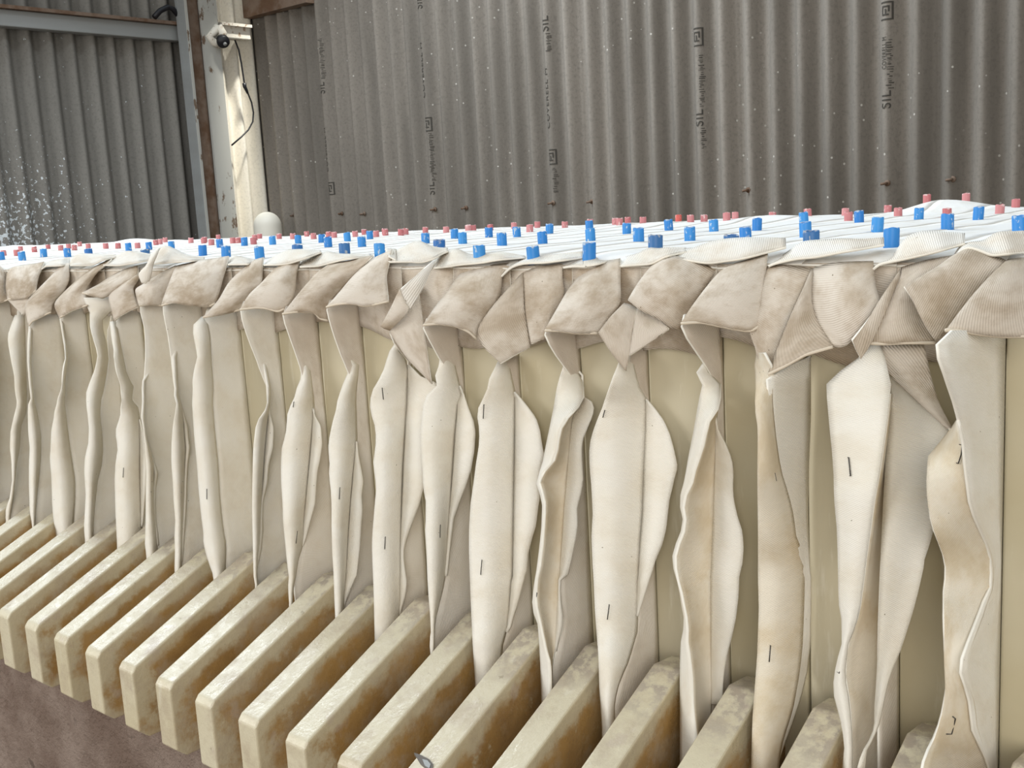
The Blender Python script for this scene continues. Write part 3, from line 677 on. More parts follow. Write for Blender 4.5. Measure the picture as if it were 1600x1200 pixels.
J[0] = dict(L=P('A1: 690,690 700,790 715,880 710,920 730,1020 750,1100 755,1200 B1: 755,0 760,100 755,200 730,270 725,310 740,400 725,500 720,600 725,800 735,1000'),
            S=P('A1: 720,690 740,780 760,880 790,1030 820,1180 B1: 830,0 850,110 870,200 876,260 876,500 880,700 885,890 885,1000'),
            R=P('B1: 872,220 900,320 915,400 921,530 915,640 905,730 892,860 886,890'),
            T=P('A1: 720,690 740,780 760,880 790,1030 820,1180 B1: 830,0 850,110 870,200 876,260 876,500 880,700 885,890 885,1000'))
J[-1] = dict(L=P('A1: 525,540 555,620 575,650 558,690 575,780 600,850 612,900 590,1000 560,1080 545,1150 540,1200 B1: 540,60 550,180 560,280 555,380 535,450 530,550 540,680 535,800 528,900 535,960'),
             S=P('A1: 640,640 640,740 665,830 675,930 655,1060 625,1190 B1: 640,60 625,110 622,200 636,320 640,420 630,520 610,590 600,660 590,760 580,860 580,960'),
             T=P('A1: 672,530 700,610 690,690 665,760 672,830 680,930 660,1060 632,1190 B1: 645,60 625,110 622,200 636,320 640,420 630,520 610,590 600,660 590,760 580,860 580,960'))
J[-2] = dict(L=P('A1: 375,670 390,760 405,850 410,910 395,980 390,1100 360,1200 B1: 385,0 360,100 345,170 338,230 325,280 320,400 315,470 325,580 330,750 335,820 345,900 355,920'),
             S=P('A1: 390,670 400,760 415,850 420,910 405,1100 400,1200 B1: 402,0 410,200 430,370 450,500 465,600 465,720 455,860 455,920'),
             T=P('A1: 375,668 390,760 405,850 412,910 400,1100 400,1200 B1: 400,0 410,200 430,370 450,500 465,600 465,720 455,860 455,920'))
J[-3] = dict(L=P('A1: 185,710 175,800 175,950 185,1080 200,1200 B1: 180,120 178,180 180,300 190,400 185,500 185,640 190,800 205,880'),
             S=P('A1: 200,710 190,950 205,1200 B1: 205,60 218,130 238,220 252,320 252,450 242,560 232,650 222,760 212,880'),
             T=P('A1: 185,710 177,800 177,950 188,1080 203,1200 B1: 205,60 218,130 238,220 252,320 252,450 242,560 232,650 222,760 210,890'))
J[-4] = dict(L=P('A1: 100,640 70,720 50,780 55,840 70,930 90,1030 100,1150 110,1200 B1: 95,60 105,100 90,200 70,290 65,400 75,480 80,600 65,710 40,780 35,830'),
             S=P('A1: 150,650 165,1200 B1: 165,60 160,180 130,260 120,400 100,510 90,620 75,740 60,830'),
             T=P('A1: 100,640 130,720 150,800 160,1000 170,1200 B1: 168,60 160,180 130,260 120,400 100,510 90,620 75,740 60,830'))
J[-5] = dict(L=P('A1: -90,580 -60,1200 B1: -60,0 -60,700'), S=P('A1: -30,580 -20,1200 B1: -20,0 -20,700'),
             T=P('A1: -80,582 -40,800 -30,1200 B1: -30,0 -30,700'))

# lappets: (material, top, right, bottom, left, offsets tl tr br bl, bulge)
Lp = {}
def lap(a, mat, top, right, bottom, left, offs=(-.06, -.06, .42, .55), bulge=.10, h=True, name='lappet'):
    Lp.setdefault(a, []).append((mat, P(top), P(right), P(bottom), P(left), offs, bulge, h, name))
lap(15, 'stain2', 'A4: 1500,470 1560,462 1680,455', 'A4: 1680,455 1690,700 1690,945', 'A4: 1108,907 1180,903 1300,928 1450,945 1690,945', 'A4: 1500,470 1400,560 1280,690 1150,850 1108,907', (.10, .02, .5, .75), .12)
lap(15, 'stain2', 'A4: 1150,450 1260,385 1380,430 1500,480', 'A4: 1500,480 1400,560 1240,740 1048,970', 'A4: 850,632 900,710 950,820 1000,910 1048,970', 'A4: 1150,450 1070,510 960,570 850,632', (.10, .05, .55, .70), .10, False, 'turned_corner')
lap(14, 'stain2', 'A4: 840,515 1000,470 1170,440', 'A4: 1170,440 1000,600 960,800 1045,985', 'A4: 640,988 720,992 850,985 1045,985', 'A4: 840,515 740,750 640,988', (.06, .04, .30, .52), .10)
lap(14, 'stain2', 'A4: 818,555 826,535 840,515', 'A4: 840,515 740,760 640,1000 580,1085', 'A4: 525,965 545,1020 580,1085', 'A4: 818,555 700,720 600,870 525,965', (.10, .08, .62, .66), .04, False, 'turned_corner')
Lp.setdefault(14, []).append(('stain2', [(1357,538), (1400,539), (1444,538)], [(1444,538), (1455,590), (1466,630), (1488,674)], [(1480,667), (1484,671), (1488,674)], [(1357,538), (1391,587), (1441,632), (1480,667)], (.30, .22, .42, .44), .03, False, 'turned_corner'))
lap(13, 'stain', 'A4: 285,520 400,488 520,482 658,480', 'A4: 658,480 660,560 670,640 700,720', 'A4: 405,1010 480,1015 540,950 620,850 700,720', 'A4: 285,520 268,600 270,740 310,860 405,1010', (.10, .04, .30, .5), .14, False)
lap(13, 'stain2', 'A4: 275,525 285,520', 'A4: 285,520 268,600 270,740 310,860 405,1010', 'A4: 0,1182 100,1135 230,1060 405,1010', 'A4: 275,525 220,650 130,850 70,1000 0,1182', (.10, .10, .52, .78), .05)
lap(13, 'stain', 'A4: 5,505 100,500 285,522', 'A4: 285,522 220,650 130,850 0,1182', 'A4: -70,1040 -50,1100 0,1182', 'A4: 5,505 -40,640 -55,720 -130,860 -70,1040', (.06, .06, .55, .50), .05, False, 'side_panel')
lap(12, 'stain', 'A3: 1400,330 1500,300 1600,268', 'A3: 1600,268 1575,440 1560,600 1545,720', 'A3: 1055,705 1180,695 1300,720 1400,740 1500,755 1545,720', 'A3: 1400,330 1300,380 1200,500 1110,620 1055,705')
lap(11, 'stain', 'A3: 880,340 980,282 1100,300 1280,362', 'A3: 1280,362 1200,480 1110,640 1045,735', 'A3: 725,555 800,620 900,660 960,700 1000,738 1045,735', 'A3: 880,340 800,440 725,555', (.06, .02, .40, .62), .16, False)
lap(11, 'stain2', 'A3: 700,580 740,590 782,612', 'A3: 782,612 750,760 735,910 715,1000', 'A3: 542,760 600,850 640,910 715,1000', 'A3: 700,580 620,660 542,760', (.36, .38, .60, .62), .04, False, 'turned_corner')
lap(11, 'stain2', 'A3: 785,605 840,640 900,662', 'A3: 900,662 990,735 930,775', 'A3: 735,905 790,870 850,830 930,775', 'A3: 785,605 765,720 735,905', (.38, .36, .50, .58), .03, False, 'turned_corner')
lap(10, 'stain', 'A3: 430,400 540,330 680,300', 'A3: 680,300 678,420 685,580 620,640 540,757', 'A3: 205,748 300,750 400,765 535,765', 'A3: 430,400 350,500 270,640 205,748')
lap(9, 'stain', 'A3: 65,390 160,350 315,332', 'A3: 315,332 315,430 330,520 270,640 210,745', 'A3: 125,832 165,812 205,800 210,745', 'A3: 65,390 78,520 85,640 125,832', (.05, .03, .30, .34), .12, False)
lap(9, 'stain2', 'A3: 40,420 65,390', 'A3: 65,390 75,600 112,852', 'A2: 1530,955 A3: 0,912 60,880 112,852', 'A3: 40,420 0,468 A2: 1500,570 1375,745 1420,850 1530,955', (.10, .08, .36, .62), .06, False)
lap(8, 'stain', 'A2: 1290,380 1400,350 1582,328', 'A2: 1582,328 1540,370 1530,520 1480,600 1378,735 1378,800', 'A2: 1045,715 1140,705 1250,720 1330,755 1378,800', 'A2: 1290,380 1200,500 1110,620 1045,715')
lap(7, 'roll', 'A2: 1108,312 1132,300', 'A2: 1132,300 1080,400 1030,510 968,612', 'A2: 905,487 935,560 968,612', 'A2: 1108,312 1000,400 905,487', (.16, .12, .52, .60), .04, False, 'turned_corner')
lap(7, 'stain', 'A2: 900,490 908,492', 'A2: 908,492 930,560 965,612 925,660 838,742', 'A2: 782,722 800,730 838,742', 'A2: 900,490 850,600 782,722', (.50, .50, .50, .56), .05, False)
lap(7, 'stain', 'A2: 960,400 1010,395', 'A2: 1010,530 1040,700 1100,1080', 'A2: 835,765 950,930 1100,1080', 'A2: 960,610 930,650 835,745', (.14, .10, .45, .46), .05, False)
lap(6, 'stain', 'A2: 690,330 760,285 858,243', 'A2: 858,243 840,300 815,410 825,500 830,565', 'A2: 440,602 500,585 600,575 665,595 740,588 830,565', 'A2: 690,330 600,420 500,540 440,602')
lap(5, 'stain', 'A2: 470,330 600,310 735,280', 'A2: 735,280 610,400 500,520 440,602 450,685', 'A2: 165,645 260,630 370,635 395,675 450,685', 'A2: 470,330 390,380 300,480 210,590 165,645', (.05, .03, .34, .56))
lap(4, 'stain', 'A2: 170,330 220,312 276,306', 'A2: 276,306 255,370 250,470 235,540 178,612', 'A1: 1500,618 A2: 0,605 60,608 140,632 178,612', 'A2: 170,330 100,380 40,450 A1: 1560,520 1500,618')
lap(3, 'stain', 'A1: 1530,350 A2: 0,305 50,292', 'A2: 50,292 42,330 40,450 A1: 1570,520 1502,618', 'A1: 1270,665 1390,645 1502,618', 'A1: 1530,350 1430,450 1370,560 1270,665')
lap(2, 'stain', 'A1: 1100,345 1250,312 1432,284', 'A1: 1432,284 1420,330 1390,440 1365,530 1345,577', 'A1: 1012,592 1080,570 1200,590 1310,598 1345,577', 'A1: 1100,345 1060,450 1020,560 1012,592', bulge=.16)
lap(1, 'stain', 'A1: 935,435 1020,380 1102,342', 'A1: 1102,342 1060,450 1020,560 1010,592', 'A1: 870,592 940,585 1010,592', 'A1: 935,435 880,470 845,490 870,592', (.05, .04, .36, .50))
lap(0, 'roll', 'E4: 1190,280 1250,222', 'A1: 1000,235 955,330 945,390 930,437', 'A1: 890,450 905,452 930,437', 'E4: 1190,280 A1: 920,340 865,395 890,450', (.12, .06, .50, .56), .03, False, 'turned_corner')
lap(0, 'stain', 'A1: 865,396 878,400', 'A1: 878,400 830,480 845,540 866,600', 'A1: 716,688 740,665 800,630 866,600', 'A1: 865,396 760,465 675,527 700,610 716,688', (.20, .18, .42, .55), .06, False)
lap(-1, 'stain', 'A1: 700,405 780,365 862,343', 'A1: 862,343 870,395 760,470 674,525', 'A1: 517,513 590,532 640,545 674,525', 'A1: 700,405 620,460 517,513', (.05, .03, .45, .55))
lap(-2, 'stain', 'A1: 560,370 640,325 702,300', 'A1: 702,300 600,390 530,500 545,590', 'A1: 375,667 450,625 545,590', 'A1: 560,370 520,400 400,510 335,580 375,667')
lap(-3, 'stain', 'A1: 380,345 400,335 432,328', 'A1: 432,328 435,430 400,500 330,570 320,632', 'A1: 182,718 200,690 320,632', 'A1: 380,345 300,430 200,530 152,590 182,718')
lap(-4, 'stain', 'A1: 40,385 80,350 200,335 280,318', 'A1: 280,318 245,400 225,497', 'A1: 50,552 170,547 225,497', 'A1: 40,385 38,470 50,552', bulge=.16)
lap(-4, 'stain', 'A1: 50,555 140,550 228,502', 'A1: 228,502 190,570 155,652', 'A1: 140,645 148,650 155,652', 'A1: 50,555 95,600 140,645', (.5, .42, .5, .55), .02, False, 'turned_corner')
lap(-5, 'stain', 'A1: -90,345 0,342 36,385', 'A1: 36,385 40,470 52,555', 'A1: -90,585 0,575 52,555', 'A1: -90,345 -90,470 -90,585', bulge=.14)

# the lifted front edges of the cloths along the rim of the press
RL = {}
def roll(a, top, bottom): RL.setdefault(a, []).append((P(top), P(bottom)))
roll(15, 'E8: 1170,432 1190,390 1250,360 1350,350 1430,295 1600,288', 'E8: 1172,440 1250,385 1330,410 1400,440 1500,430 1640,415')
roll(14, 'E8: 655,520 670,490 770,460 820,390 860,330 940,290 1050,288 1230,305', 'E8: 658,525 690,492 850,462 1000,430 1110,400 1230,365')
roll(13, 'E8: 0,500 80,450 150,400 210,350 300,345 450,335 600,340 725,330', 'E8: 2,505 30,490 170,460 300,450 450,420 600,395 725,372')
roll(12, 'E7: 590,540 640,490 750,430 900,400 1050,340 1160,320 1300,310 1500,310 1640,318', 'E7: 595,545 700,500 850,480 1040,515 1150,495 1280,480 1430,440 1640,385')
roll(11, 'E7: 345,520 370,465 500,430 570,385 640,400 720,385 860,392', 'E7: 350,532 420,525 520,520 590,515 700,455 860,420')
roll(10, 'E6: 1395,490 1410,460 1480,425 1600,405 E7: 100,455 200,475 300,460', 'E6: 1400,492 1480,482 1600,485 E7: 40,535 140,522 300,480')
roll(9, 'E6: 915,560 940,490 980,465 1080,430 1150,400 1250,400 1400,385 1560,370', 'E6: 918,562 990,490 1080,460 1250,455 1400,435 1560,412')
roll(8, 'E6: 380,490 410,430 500,360 560,340 600,350 660,400 780,385 920,370 1100,405', 'E6: 385,495 480,490 600,470 760,455 900,430 1100,412')
roll(7, 'E6: 50,440 80,370 150,330 240,290 290,285 350,320 420,340 500,342', 'E6: 52,448 200,448 300,455 400,420 450,385 500,365')
roll(6, 'E5: 1520,440 1540,385 1600,350 E6: 0,345 60,342', 'E5: 1525,445 1560,450 1600,440 E6: 30,400 60,360')
roll(5, 'E5: 840,470 860,430 940,415 1020,370 1060,362 1130,385 1250,390 1400,388', 'E5: 842,488 940,484 1000,480 1050,465 1200,425 1400,402')
roll(4, 'E5: 555,480 575,450 650,400 740,355 840,350 930,350 1010,360', 'E5: 560,472 630,471 700,470 770,458 860,430 1010,372')
roll(3, 'E5: 278,460 300,420 330,400 400,410 490,430', 'E5: 280,468 340,468 440,466 490,440')
roll(2, 'E4: 1540,370 1570,345 1620,325 1680,325', 'E4: 1545,375 1600,372 1640,360 1680,335')
roll(0, 'E4: 1190,360 1210,300 1250,240 1300,215 1350,240 1450,290 1600,312', 'E4: 1195,364 1250,360 1350,352 1480,342 1600,330')
roll(-1, 'E4: 800,365 850,320 900,300 990,260 1080,270 1190,292', 'E4: 805,372 880,376 930,377 1080,352 1190,330')
roll(-2, 'E4: 545,370 560,320 620,280 700,285 830,290 905,292', 'E4: 547,376 640,376 720,374 800,335 905,310')
roll(-3, 'E4: 320,400 350,355 450,330 545,312', 'E4: 325,404 360,380 450,378 545,374')

STAPLES = {15: [((1503.5, 695), (1502, 710), (1497.5, 724)), ((1489, 1120), (1493, 1123), (1487, 1147), (1479, 1147))], 14: [((1326, 715), (1329, 744)), ((1321, 1029), (1311, 1052))],
           13: [((1204, 1009), (1202, 1034)), ((1210.5, 739), (1213, 751))], 11: [((952, 945), (949, 968)), ((945, 641), (942, 652))], 10: [((839, 926), (837, 946))],
           9: [((756, 632), (755, 654)), ((753, 875), (751, 898))], 8: [((688, 820), (687.5, 840))], 7: [((597, 606), (599, 624)), ((602, 839), (601, 858))], 6: [((531, 762), (530, 780))],
           5: [((464.5, 830), (462.5, 849)), ((459, 628), (458, 636))], 3: [((323, 764), (323, 780))], 2: [((284, 753), (282.5, 770))], 1: [((236, 753), (235, 769))], 0: [((193, 731), (192, 746))]}
NOTE = {15: 'at the right edge, open wire staple low on its inside face', 14: 'second from the right edge, two wide flaps with a dark hollow between', 13: 'third from the right edge, dirty brown collar and twisted narrow flap',
        12: 'fourth from the right edge, curled narrow left edge and tan hollow', 11: 'fifth from the right edge, broad white left flap stapled near its foot', 10: 'sixth from the right edge, narrow curled flaps meeting in a V',
        9: 'seventh from the right edge, broad pale flap with two staples', 8: 'eighth from the right edge, leaf-shaped white right flap', 7: 'ninth from the right edge, white ribbon corner turned back at its top',
        6: 'tenth from the right edge, squared stained collar like a bib', 5: 'eleventh from the right edge, wavy left flap and white right flap', 4: 'twelfth from the right edge, thin white sliver along its front',
        3: 'tenth from the left edge, flat and wide without an open fold', 2: 'ninth from the left edge, square bib collar with pale selvage', 1: 'eighth from the left edge, small collar and wavy narrow edge',
        0: 'seventh from the left edge, white corner turned over at the rim', -1: 'sixth from the left edge, doubled wavy selvages down its front', -2: 'fifth from the left edge, smooth leaf with notched collar',
        -3: 'fourth from the left edge, pointed collar', -4: 'third from the left edge, collar hanging over a dark triangular gap', -5: 'at the left edge, cut off by the frame'}

def top_z(X, Y):
    z = 5.80-.10*math.exp(-max(0, Y)/.22)+.030*noise.noise(Vector((X*.55, Y*.45, 1.7)))+.022*noise.noise(Vector((X*1.4, Y*.9, 6.1)))
    for hx, hy, hh, wx, wy in HUMPS: z += hh*math.exp(-((X-hx)/wx)**2-((Y-hy)/wy)**2)
    return z
HUMPS = []
for x, y, hh in ((210, 373, .16), (20, 382, .12), (735, 357, .06), (1028, 344, .10), (1150, 340, .08), (1475, 316, .26), (1225, 337, .1)):
    q = onZ(x, y+5, 5.85); q[1] = min(q[1], 12.6); q = onY(x, y, q[1]); HUMPS.append((q[0], q[1], hh, .9, .8))

def off_stem(a):
    def f_(x, y, d=0): return max(.06, min(1.7, -onX(x, y, JX(a)+.005)[1]))
    return f_
def keep_clear(a, side=None):
    xl, xr = JX(a)-.27, JX(a)+.26
    def f_(x, y, o, p):
        if p[2] < 1.35:
            k_ = sstep((1.35-p[2])/.3)
            if p[0] < xl:
                q = onX(x, y, xl); p = p+(q-p)*k_
            elif p[0] > xr and p[1] < -.05:
                q = onX(x, y, xr)
                if q[1] < -.03: p = p+(q-p)*k_
        return p
    return f_
def build_cloth(a):
    d = J[a]; grp = 'filter cloths hanging between the plates'
    root = empty('filter_cloth', W((JX(a), 0, TOP)), 'cream filter cloth '+NOTE[a], 'cloth', grp)
    so = off_stem(a); clear = keep_clear(a); sd = a+20
    T = extend(d['T'], .4)
    T = [(T[0][0]+5, T[0][1]-(2 if a in (13, 15) else 16))]+T
    yT0, yT1 = T[0][1], T[-1][1]
    if 'TR' in d:
        R_ = extend(d['TR'], .3); R_ = [(R_[0][0], R_[0][1]-22)]+R_; ro = lambda x, y, dd: max(.03, min(so(x, y), 1.2))
    else:
        R_ = [(joint_px(a, y), y) for y in np.linspace(yT0-2, yT1+2, 30)]; ro = .03
    strip('joint_fold', T, R_, lambda x, y, dd: max(.03, so(x, y)-.12*(1-sstep(dd/20))), ro, M['cloth' if a in (13, 15) or a < 5 else 'fold'], root, m=7, bulge=0, seed=sd, wr=.004, fix=clear)
    S = extend(d['S'], .6); L = extend(d['L'], .8); yL = L[0][1]; sTop = so(by_y(T, yL), yL)
    tuck = a not in (14, 15)
    def lift(pl, k_):
        if not tuck or pl[0][1] <= yT0+6: return pl
        up_ = [(by_y(T, y)+k_, y) for y in np.arange(max(yT0+14, pl[0][1]-70), pl[0][1]-5, 8)]
        return up_+pl
    L = lift(L, 4); S = lift(S, 16)
    def oS(x, y, dd): return so(x, y)+.015 if y > yL else max(.03, so(x, y)-.09)
    def oL(x, y, dd):
        main_ = min(1.0, so(by_y(S, y), y)+.42)
        if not tuck: return .34+(main_-.34)*sstep(dd/90)
        b = max(.03, min(.34 if a == 13 else 9, so(x, y)-.07))
        return b+(main_-b)*sstep((y-yL)/85)
    hasC = 'C' in d
    if hasC:
        C = lift(extend(d['C'], .9), 9)
        def oC(x, y, dd): return oL(x, y, dd)+.10*sstep((y-yL)/60)
        def oL2(x, y, dd): return oL(x, y, dd)-.10*sstep((y-yL)/60)
        strip('left_flap', C, S, oC, oS, M['inner'], root, m=9, bulge=-.10, seed=sd+.3, fix=clear)
        strip('left_flap_edge', L, C, oL2, oC, M['cloth'], root, m=6, bulge=.03, seed=sd+.4, fix=clear)
    elif a == 14:
        strip('left_flap', L, S, lambda x, y, dd: oL(x, y, dd)*.9, lambda x, y, dd: oL(x, y, dd)*.95, M['cloth'], root, m=9, bulge=.08, seed=sd+.3, fix=clear)
        ga, gb = extend(d['gap'][0], .5), extend(d['gap'][1], .5)
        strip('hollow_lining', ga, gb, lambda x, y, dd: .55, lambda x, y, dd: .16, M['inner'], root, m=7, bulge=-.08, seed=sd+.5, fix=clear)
    else:
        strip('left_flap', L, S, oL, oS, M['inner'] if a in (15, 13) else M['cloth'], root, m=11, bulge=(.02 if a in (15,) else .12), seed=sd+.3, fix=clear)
    if 'R' in d:
        R = d['R']; Sr = d.get('RS', S)
        def oR(x, y, dd): return max(.10, so(by_y(Sr, y), y)*.85+.10)
        strip('right_flap', Sr, R, oS, oR, M['cloth'], root, m=9, bulge=.06, seed=sd+.7, fix=clear)
    for q, (mat, tp, rr, bt, lf, of, bu, h_, nm) in enumerate(Lp.get(a, [])):
        bl_ = (bt[0][0]+lf[-1][0])/2, (bt[0][1]+lf[-1][1])/2
        if nm == 'lappet' and math.hypot(bl_[0]-d['T'][0][0], bl_[1]-d['T'][0][1]) < 14: of = of[:3]+(max(of[3], min(1.1, so(*d['T'][0])+.07)),)
        coons(nm, tp, rr, bt, lf, of, M[mat], root, thick=.032, bulge=bu, seed=sd*2+q, wr=.02)
        if h_: hem(root, bt, of[3], of[2])
    for q, (tp, bt) in enumerate(RL.get(a, [])):
        n_, m_ = 6, 26; Tt, Bb = smooth(tp, m_), smooth(bt, m_)
        PX = [[tuple(Tt[j]+(Bb[j]-Tt[j])*i/(n_-1)) for j in range(m_)] for i in range(n_)]
        OF = [[-.22+.38*(i/(n_-1))-.28*sstep((j/(m_-1)-.7)/.3) for j in range(m_)] for i in range(n_)]
        sheet('lifted_edge', PX, OF, M['roll'], root, bulge=0, seed=sd+9, wr=0)
    # the cloth straight down over the plate front, under the lappet
    x0, x1 = JX(a)-.996, JX(a)-.004; zb = 4.75+.22*noise.noise(Vector((a*1.7, 2.1, 0)))
    under_panel(root, x0, x1, zb, sd)
    top_panel(root, a)
    # staples through the flaps
    tris, vs = [], []
    for G in BV.get(root.name, []):
        n, m = len(G), len(G[0]); b0 = len(vs); vs += [Vector(p) for r in G for p in r]
        for i in range(n-1):
            for j in range(m-1): tris.append((b0+i*m+j, b0+(i+1)*m+j, b0+(i+1)*m+j+1, b0+i*m+j+1))
    bvh = BVHTree.FromPolygons(vs, tris)
    for st in STAPLES.get(a, []):
        pts = []
        for x, y in st:
            dr = Vector(ray(x, y)).normalized(); hit = bvh.ray_cast(Vector(EYE), dr)
            q = hit[0] if hit[0] is not None else Vector(onY(x, y, -.7))
            pts.append(W(q-dr*.03))
        e0, e1 = pts[0], pts[-1]; inn = Vector(fw)*.004
        bm = bmesh.new(); tube(bm, [e0+inn]+pts+[e1+inn], .00042, 6); from_bm('staple', bm, M['staple'], root, True)
    return root
def grid_obj(name, fn, n, m, mats, parent, thick, seed):
    bm = bmesh.new(); V = [[None]*m for _ in range(n)]; uv = bm.loops.layers.uv.new('UVMap'); Q = [[fn(i/(n-1), j/(m-1)) for j in range(m)] for i in range(n)]
    for i in range(n):
        for j in range(m): V[i][j] = bm.verts.new(W(Q[i][j]))
    wid = np.linalg.norm(np.array(Q[0][-1])-np.array(Q[0][0])); hei = sum(np.linalg.norm(np.array(Q[i+1][0])-np.array(Q[i][0])) for i in range(n-1))
    for i in range(n-1):
        for j in range(m-1):
            f_ = bm.faces.new((V[i][j], V[i+1][j], V[i+1][j+1], V[i][j+1]))
            for lp, (a, b) in zip(f_.loops, ((i, j), (i+1, j), (i+1, j+1), (i, j+1))): lp[uv].uv = (b/(m-1)*wid+seed*.37, a/(n-1)*hei+seed*.61)
    bmesh.ops.recalc_face_normals(bm, faces=bm.faces[:])
    o = from_bm(name, bm, [mats, M['selvage']], parent, True)
    s = o.modifiers.new('thickness', 'SOLIDIFY'); s.thickness = thick*U; s.offset = 0; s.material_offset_rim = 1
    return o
def under_panel(root, x0, x1, zb, sd):
    def fn(v, u):
        x = x0+(x1-x0)*u; z = 5.70+(zb+.10*math.sin(u*3+sd)-5.70)*v
        return (x, -.045-.05*noise.noise(Vector((x*1.6, z*1.1, 3.3)))*v-.02*v, z)
    grid_obj('under_panel', fn, 10, 9, M['stain'], root, .02, sd)
def top_panel(root, a):
    x0, x1 = JX(a)-.999, JX(a)-.001
    def fn(v, u):
        x = x0+(x1-x0)*u; y = -.065+(DEP+.225)*v
        z = top_z(x, y)-.007*(1-u)
        if v < .012: z -= .03
        return (x, y, z)
    grid_obj('top_panel', fn, 70, 7, M['top'], root, .02, a+60)
for a in range(15, -6, -1): build_cloth(a)
def far_cloth(a):
    root = empty('filter_cloth', W((JX(a), 0, TOP)), 'white filter cloth far off at the left end, only its top in sight', 'cloth', 'filter cloth tops at the far left')
    top_panel(root, a)
for a in range(-6, -45, -1): far_cloth(a)
root = empty('filter_cloth', W((JX(16), 0, TOP)), 'white filter cloth topping the plate beyond the right edge', 'cloth', 'filter cloths hanging between the plates')
top_panel(root, 16)
# ------------------------------------------------------------------ plugs on top of the press
def plug_mesh(r, h, name, mat):
    bm = bmesh.new(); seg = 22
    prof = [(r*1.0, -.12), (r*1.0, h*.93), (r*.95, h), (r*.70, h), (r*.62, h*.94), (r*.60, h*.45), (0.0001, h*.42)]
    rings = [[bm.verts.new(Vector((q*math.cos(2*math.pi*k/seg), q*math.sin(2*math.pi*k/seg), z))*U) for k in range(seg)] for q, z in prof]
    for i in range(len(rings)-1):
        for k in range(seg): bm.faces.new((rings[i][k], rings[i][(k+1) % seg], rings[i+1][(k+1) % seg], rings[i+1][k]))
    bm.faces.new(rings[0][::-1])
    bmesh.ops.remove_doubles(bm, verts=bm.verts[:], dist=1e-6)
    rnd = random.Random(hash(mat.name) % 1000)
    for v in bm.verts:
        if v.co.z > h*.9*U: v.co.z += noise.noise(v.co*300)*.0012
    me = bpy.data.meshes.new(name); bm.to_mesh(me); bm.free(); me.materials.append(mat)
    for p in me.polygons: p.use_smooth = True
    me.set_sharp_from_angle(angle=math.radians(40)); return me
pm = {'b': plug_mesh(.082, .215, 'plug_blue', M['blue']), 'p': plug_mesh(.080, .175, 'plug_pink', M['pink']),
      'r': plug_mesh(.080, .185, 'plug_red', M['red']), 'g': plug_mesh(.088, .215, 'plug_worn', M['grey'])}
def E(ox, oy, s, lst): return [(ox+x/s, oy+b/s, oy+t_/s) for x, b, t_ in lst]
blue = (E(0, 340, 5, [(8, 300, 265), (171, 330, 255), (338, 293, 248), (525, 290, 240), (1002, 253, 187), (1162, 245, 180), (1337, 235, 178), (1580, 275, 205)])
        + E(300, 320, 5, [(262, 398, 318), (216, 327, 262), (407, 317, 245), (525, 407, 308), (628, 322, 230), (828, 300, 222), (1010, 283, 213), (1062, 320, 247), (1212, 280, 205), (1325, 318, 232), (1388, 267, 190), (1465, 385, 288)])
        + E(600, 320, 5, [(322, 290, 205), (550, 250, 182), (612, 293, 197), (818, 248, 165), (742, 385, 285), (920, 303, 207), (1037, 240, 158), (1165, 393, 265), (1237, 280, 187), (1290, 217, 140)])
        + E(900, 310, 5, [(98, 440, 305), (112, 300, 228), (105, 232, 180), (395, 258, 180), (488, 322, 222), (725, 245, 152), (888, 305, 195), (1076, 240, 148), (1325, 302, 187), (1412, 232, 135)])
        + E(1200, 290, 4, [(235, 318, 205), (225, 230, 168), (570, 222, 148), (682, 268, 190), (770, 365, 283), (942, 210, 118), (1122, 240, 185), (1313, 207, 120), (1575, 285, 172)]))
worn = (E(0, 340, 5, [(690, 258, 236), (1137, 280, 240)]) + E(300, 320, 5, [(820, 342, 305), (1190, 372, 293)]) + E(600, 320, 5, [(428, 308, 270)])
        + E(900, 310, 5, [(618, 388, 293), (1210, 318, 280)]) + E(1200, 290, 4, [(270, 345, 283)]))
pink = (E(0, 340, 5, [(27, 280, 250), (130, 283, 255), (160, 255, 238), (268, 268, 225), (375, 237, 205), (473, 250, 212), (535, 235, 200), (580, 243, 212), (622, 210, 188), (687, 230, 197), (825, 235, 200), (920, 233, 193), (1073, 225, 190), (1217, 210, 168), (1250, 195, 168), (1290, 185, 157), (1490, 205, 150), (1590, 190, 155)])
        + E(300, 320, 5, [(98, 285, 252), (150, 305, 270), (205, 262, 250), (317, 290, 245), (360, 278, 252), (480, 300, 258), (490, 260, 235), (528, 258, 238), (680, 250, 225), (785, 252, 222), (897, 242, 218), (950, 258, 222), (1065, 238, 212), (1110, 250, 205), (1275, 240, 198), (1345, 225, 200), (1437, 235, 198), (1505, 225, 188)])
        + E(600, 320, 5, [(10, 228, 190), (130, 228, 185), (168, 222, 182), (322, 205, 172), (485, 218, 170), (658, 203, 163), (697, 205, 158), (830, 180, 148), (1015, 175, 148), (1137, 200, 153), (1197, 168, 138), (1412, 168, 142)])
        + E(900, 310, 5, [(108, 195, 172), (305, 190, 155), (340, 210, 155), (405, 178, 150), (523, 188, 150), (895, 182, 132), (1000, 168, 132), (1178, 185, 125), (1243, 140, 108), (1533, 142, 104)])
        + E(1200, 290, 4, [(250, 205, 150), (482, 170, 123), (503, 207, 157), (748, 167, 120), (813, 182, 130), (993, 150, 118), (1120, 175, 130), (1237, 140, 95), (1448, 155, 115), (1548, 130, 93)]))
red = E(900, 310, 5, [(800, 172, 115)])
placed = []
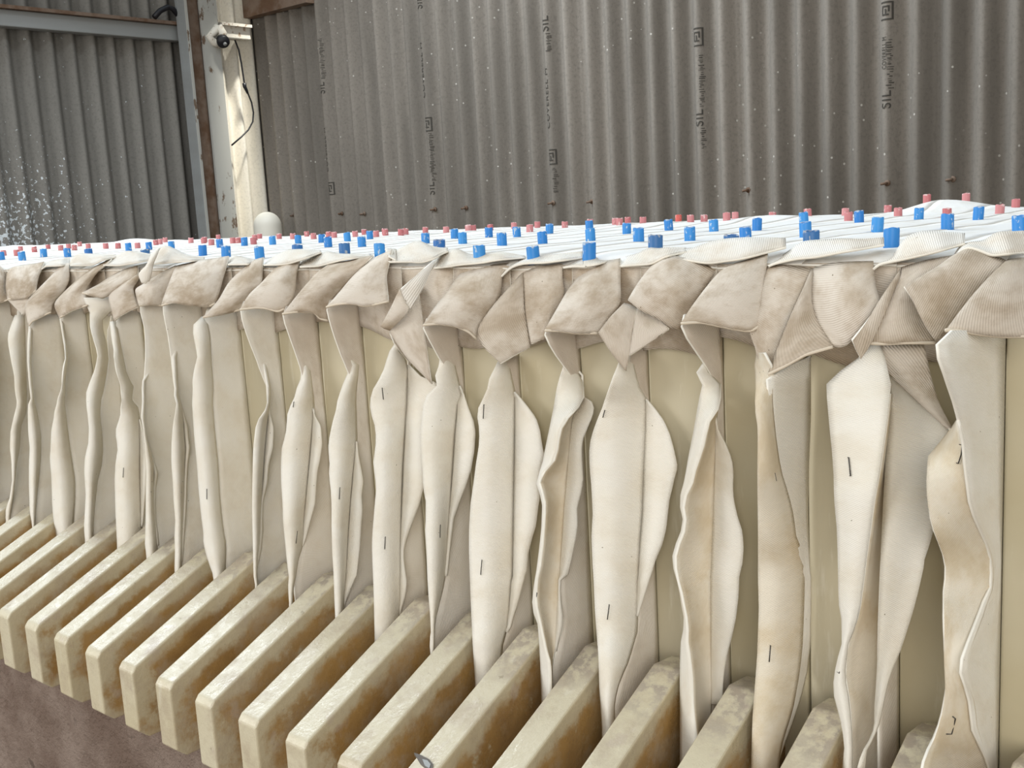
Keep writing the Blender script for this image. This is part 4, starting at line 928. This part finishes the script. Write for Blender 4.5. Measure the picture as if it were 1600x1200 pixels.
def seat_plug(k, x, yb, yt, low=False):
    h = pm_h[k]
    # stand on the cloth: start from the foot of the plug in the photograph
    p = onZ(x, yb, 5.83) if not low else onZ(x, yt, 5.83+h*.9)
    q = onZ(x, yt, 5.83+h)
    if not low: p = .5*p+.5*q if abs(q[1]-p[1]) < 3 else p
    p[1] = max(.5 if low else (.75 if 1380 < x < 1402 else .12), min(12.9, p[1])); p = onY(x, (yb+yt)/2, p[1]); p[2] = 5.83
    return p
pm_h = {'b': .215, 'p': .175, 'r': .185, 'g': .215}
for k_, lst, low in (('b', blue, False), ('g', worn, True), ('p', pink, False), ('r', red, False)):
    for x, yb, yt in lst:
        p = seat_plug(k_, x, yb, yt, low); placed.append([k_, p, x, yt])
# keep two plugs from standing in one another
for _ in range(12):
    for i in range(len(placed)):
        for j in range(i):
            d = placed[i][1][:2]-placed[j][1][:2]; L_ = float(np.hypot(*d))
            if L_ < .19:
                # slide the farther one back along its sight line
                o = placed[i] if placed[i][1][1] > placed[j][1][1] else placed[j]
                dr = o[1]-EYE; dr = dr/np.hypot(dr[0], dr[1]); o[1][0] += dr[0]*.12; o[1][1] = min(12.95, o[1][1]+dr[1]*.12)
def rows(kinds, bounds, texts, cat, grp):
    S = [q for q in placed if q[0] in kinds]
    for lo, hi, tx in zip(bounds[:-1], bounds[1:], texts):
        R = sorted([q for q in S if lo <= q[1][1] < hi], key=lambda q: q[2])
        for i, q in enumerate(R):
            me = pm[q[0]]
            o = bpy.data.objects.new('pipe_plug', me); COL.objects.link(o); o.location = W((q[1][0], q[1][1], top_z(q[1][0], q[1][1])-.004))
            rnd = random.Random(i*7+int(q[2])); o.rotation_euler = (rnd.uniform(-.06, .06), rnd.uniform(-.06, .06), rnd.uniform(0, 6))
            n = ORD[i] if i < len(R)/2 else ('last' if i == len(R)-1 else ORD[len(R)-1-i]+' from the right end')
            if i < len(R)/2: n += ' from the left end'
            if n.startswith('last'): n = 'last at the right end'
            colr = {'b': 'blue tube plug', 'g': 'worn grey-blue tube plug', 'p': 'pink rubber plug', 'r': 'bright red rubber plug'}[q[0]]
            tag(o, '%s, %s of the %s' % (colr, n, tx), cat, grp)
rows(('b', 'g'), [-1, 2.2, 5.4, 99], ['front line of plugs', 'middle line of blue plugs', 'back line of blue plugs'], 'plug', 'blue plugs on the press top')
rows(('p', 'r'), [-1, 11.2, 99], ['nearer line of pink plugs', 'hindmost line of pink plugs'], 'plug', 'pink plugs on the press top')
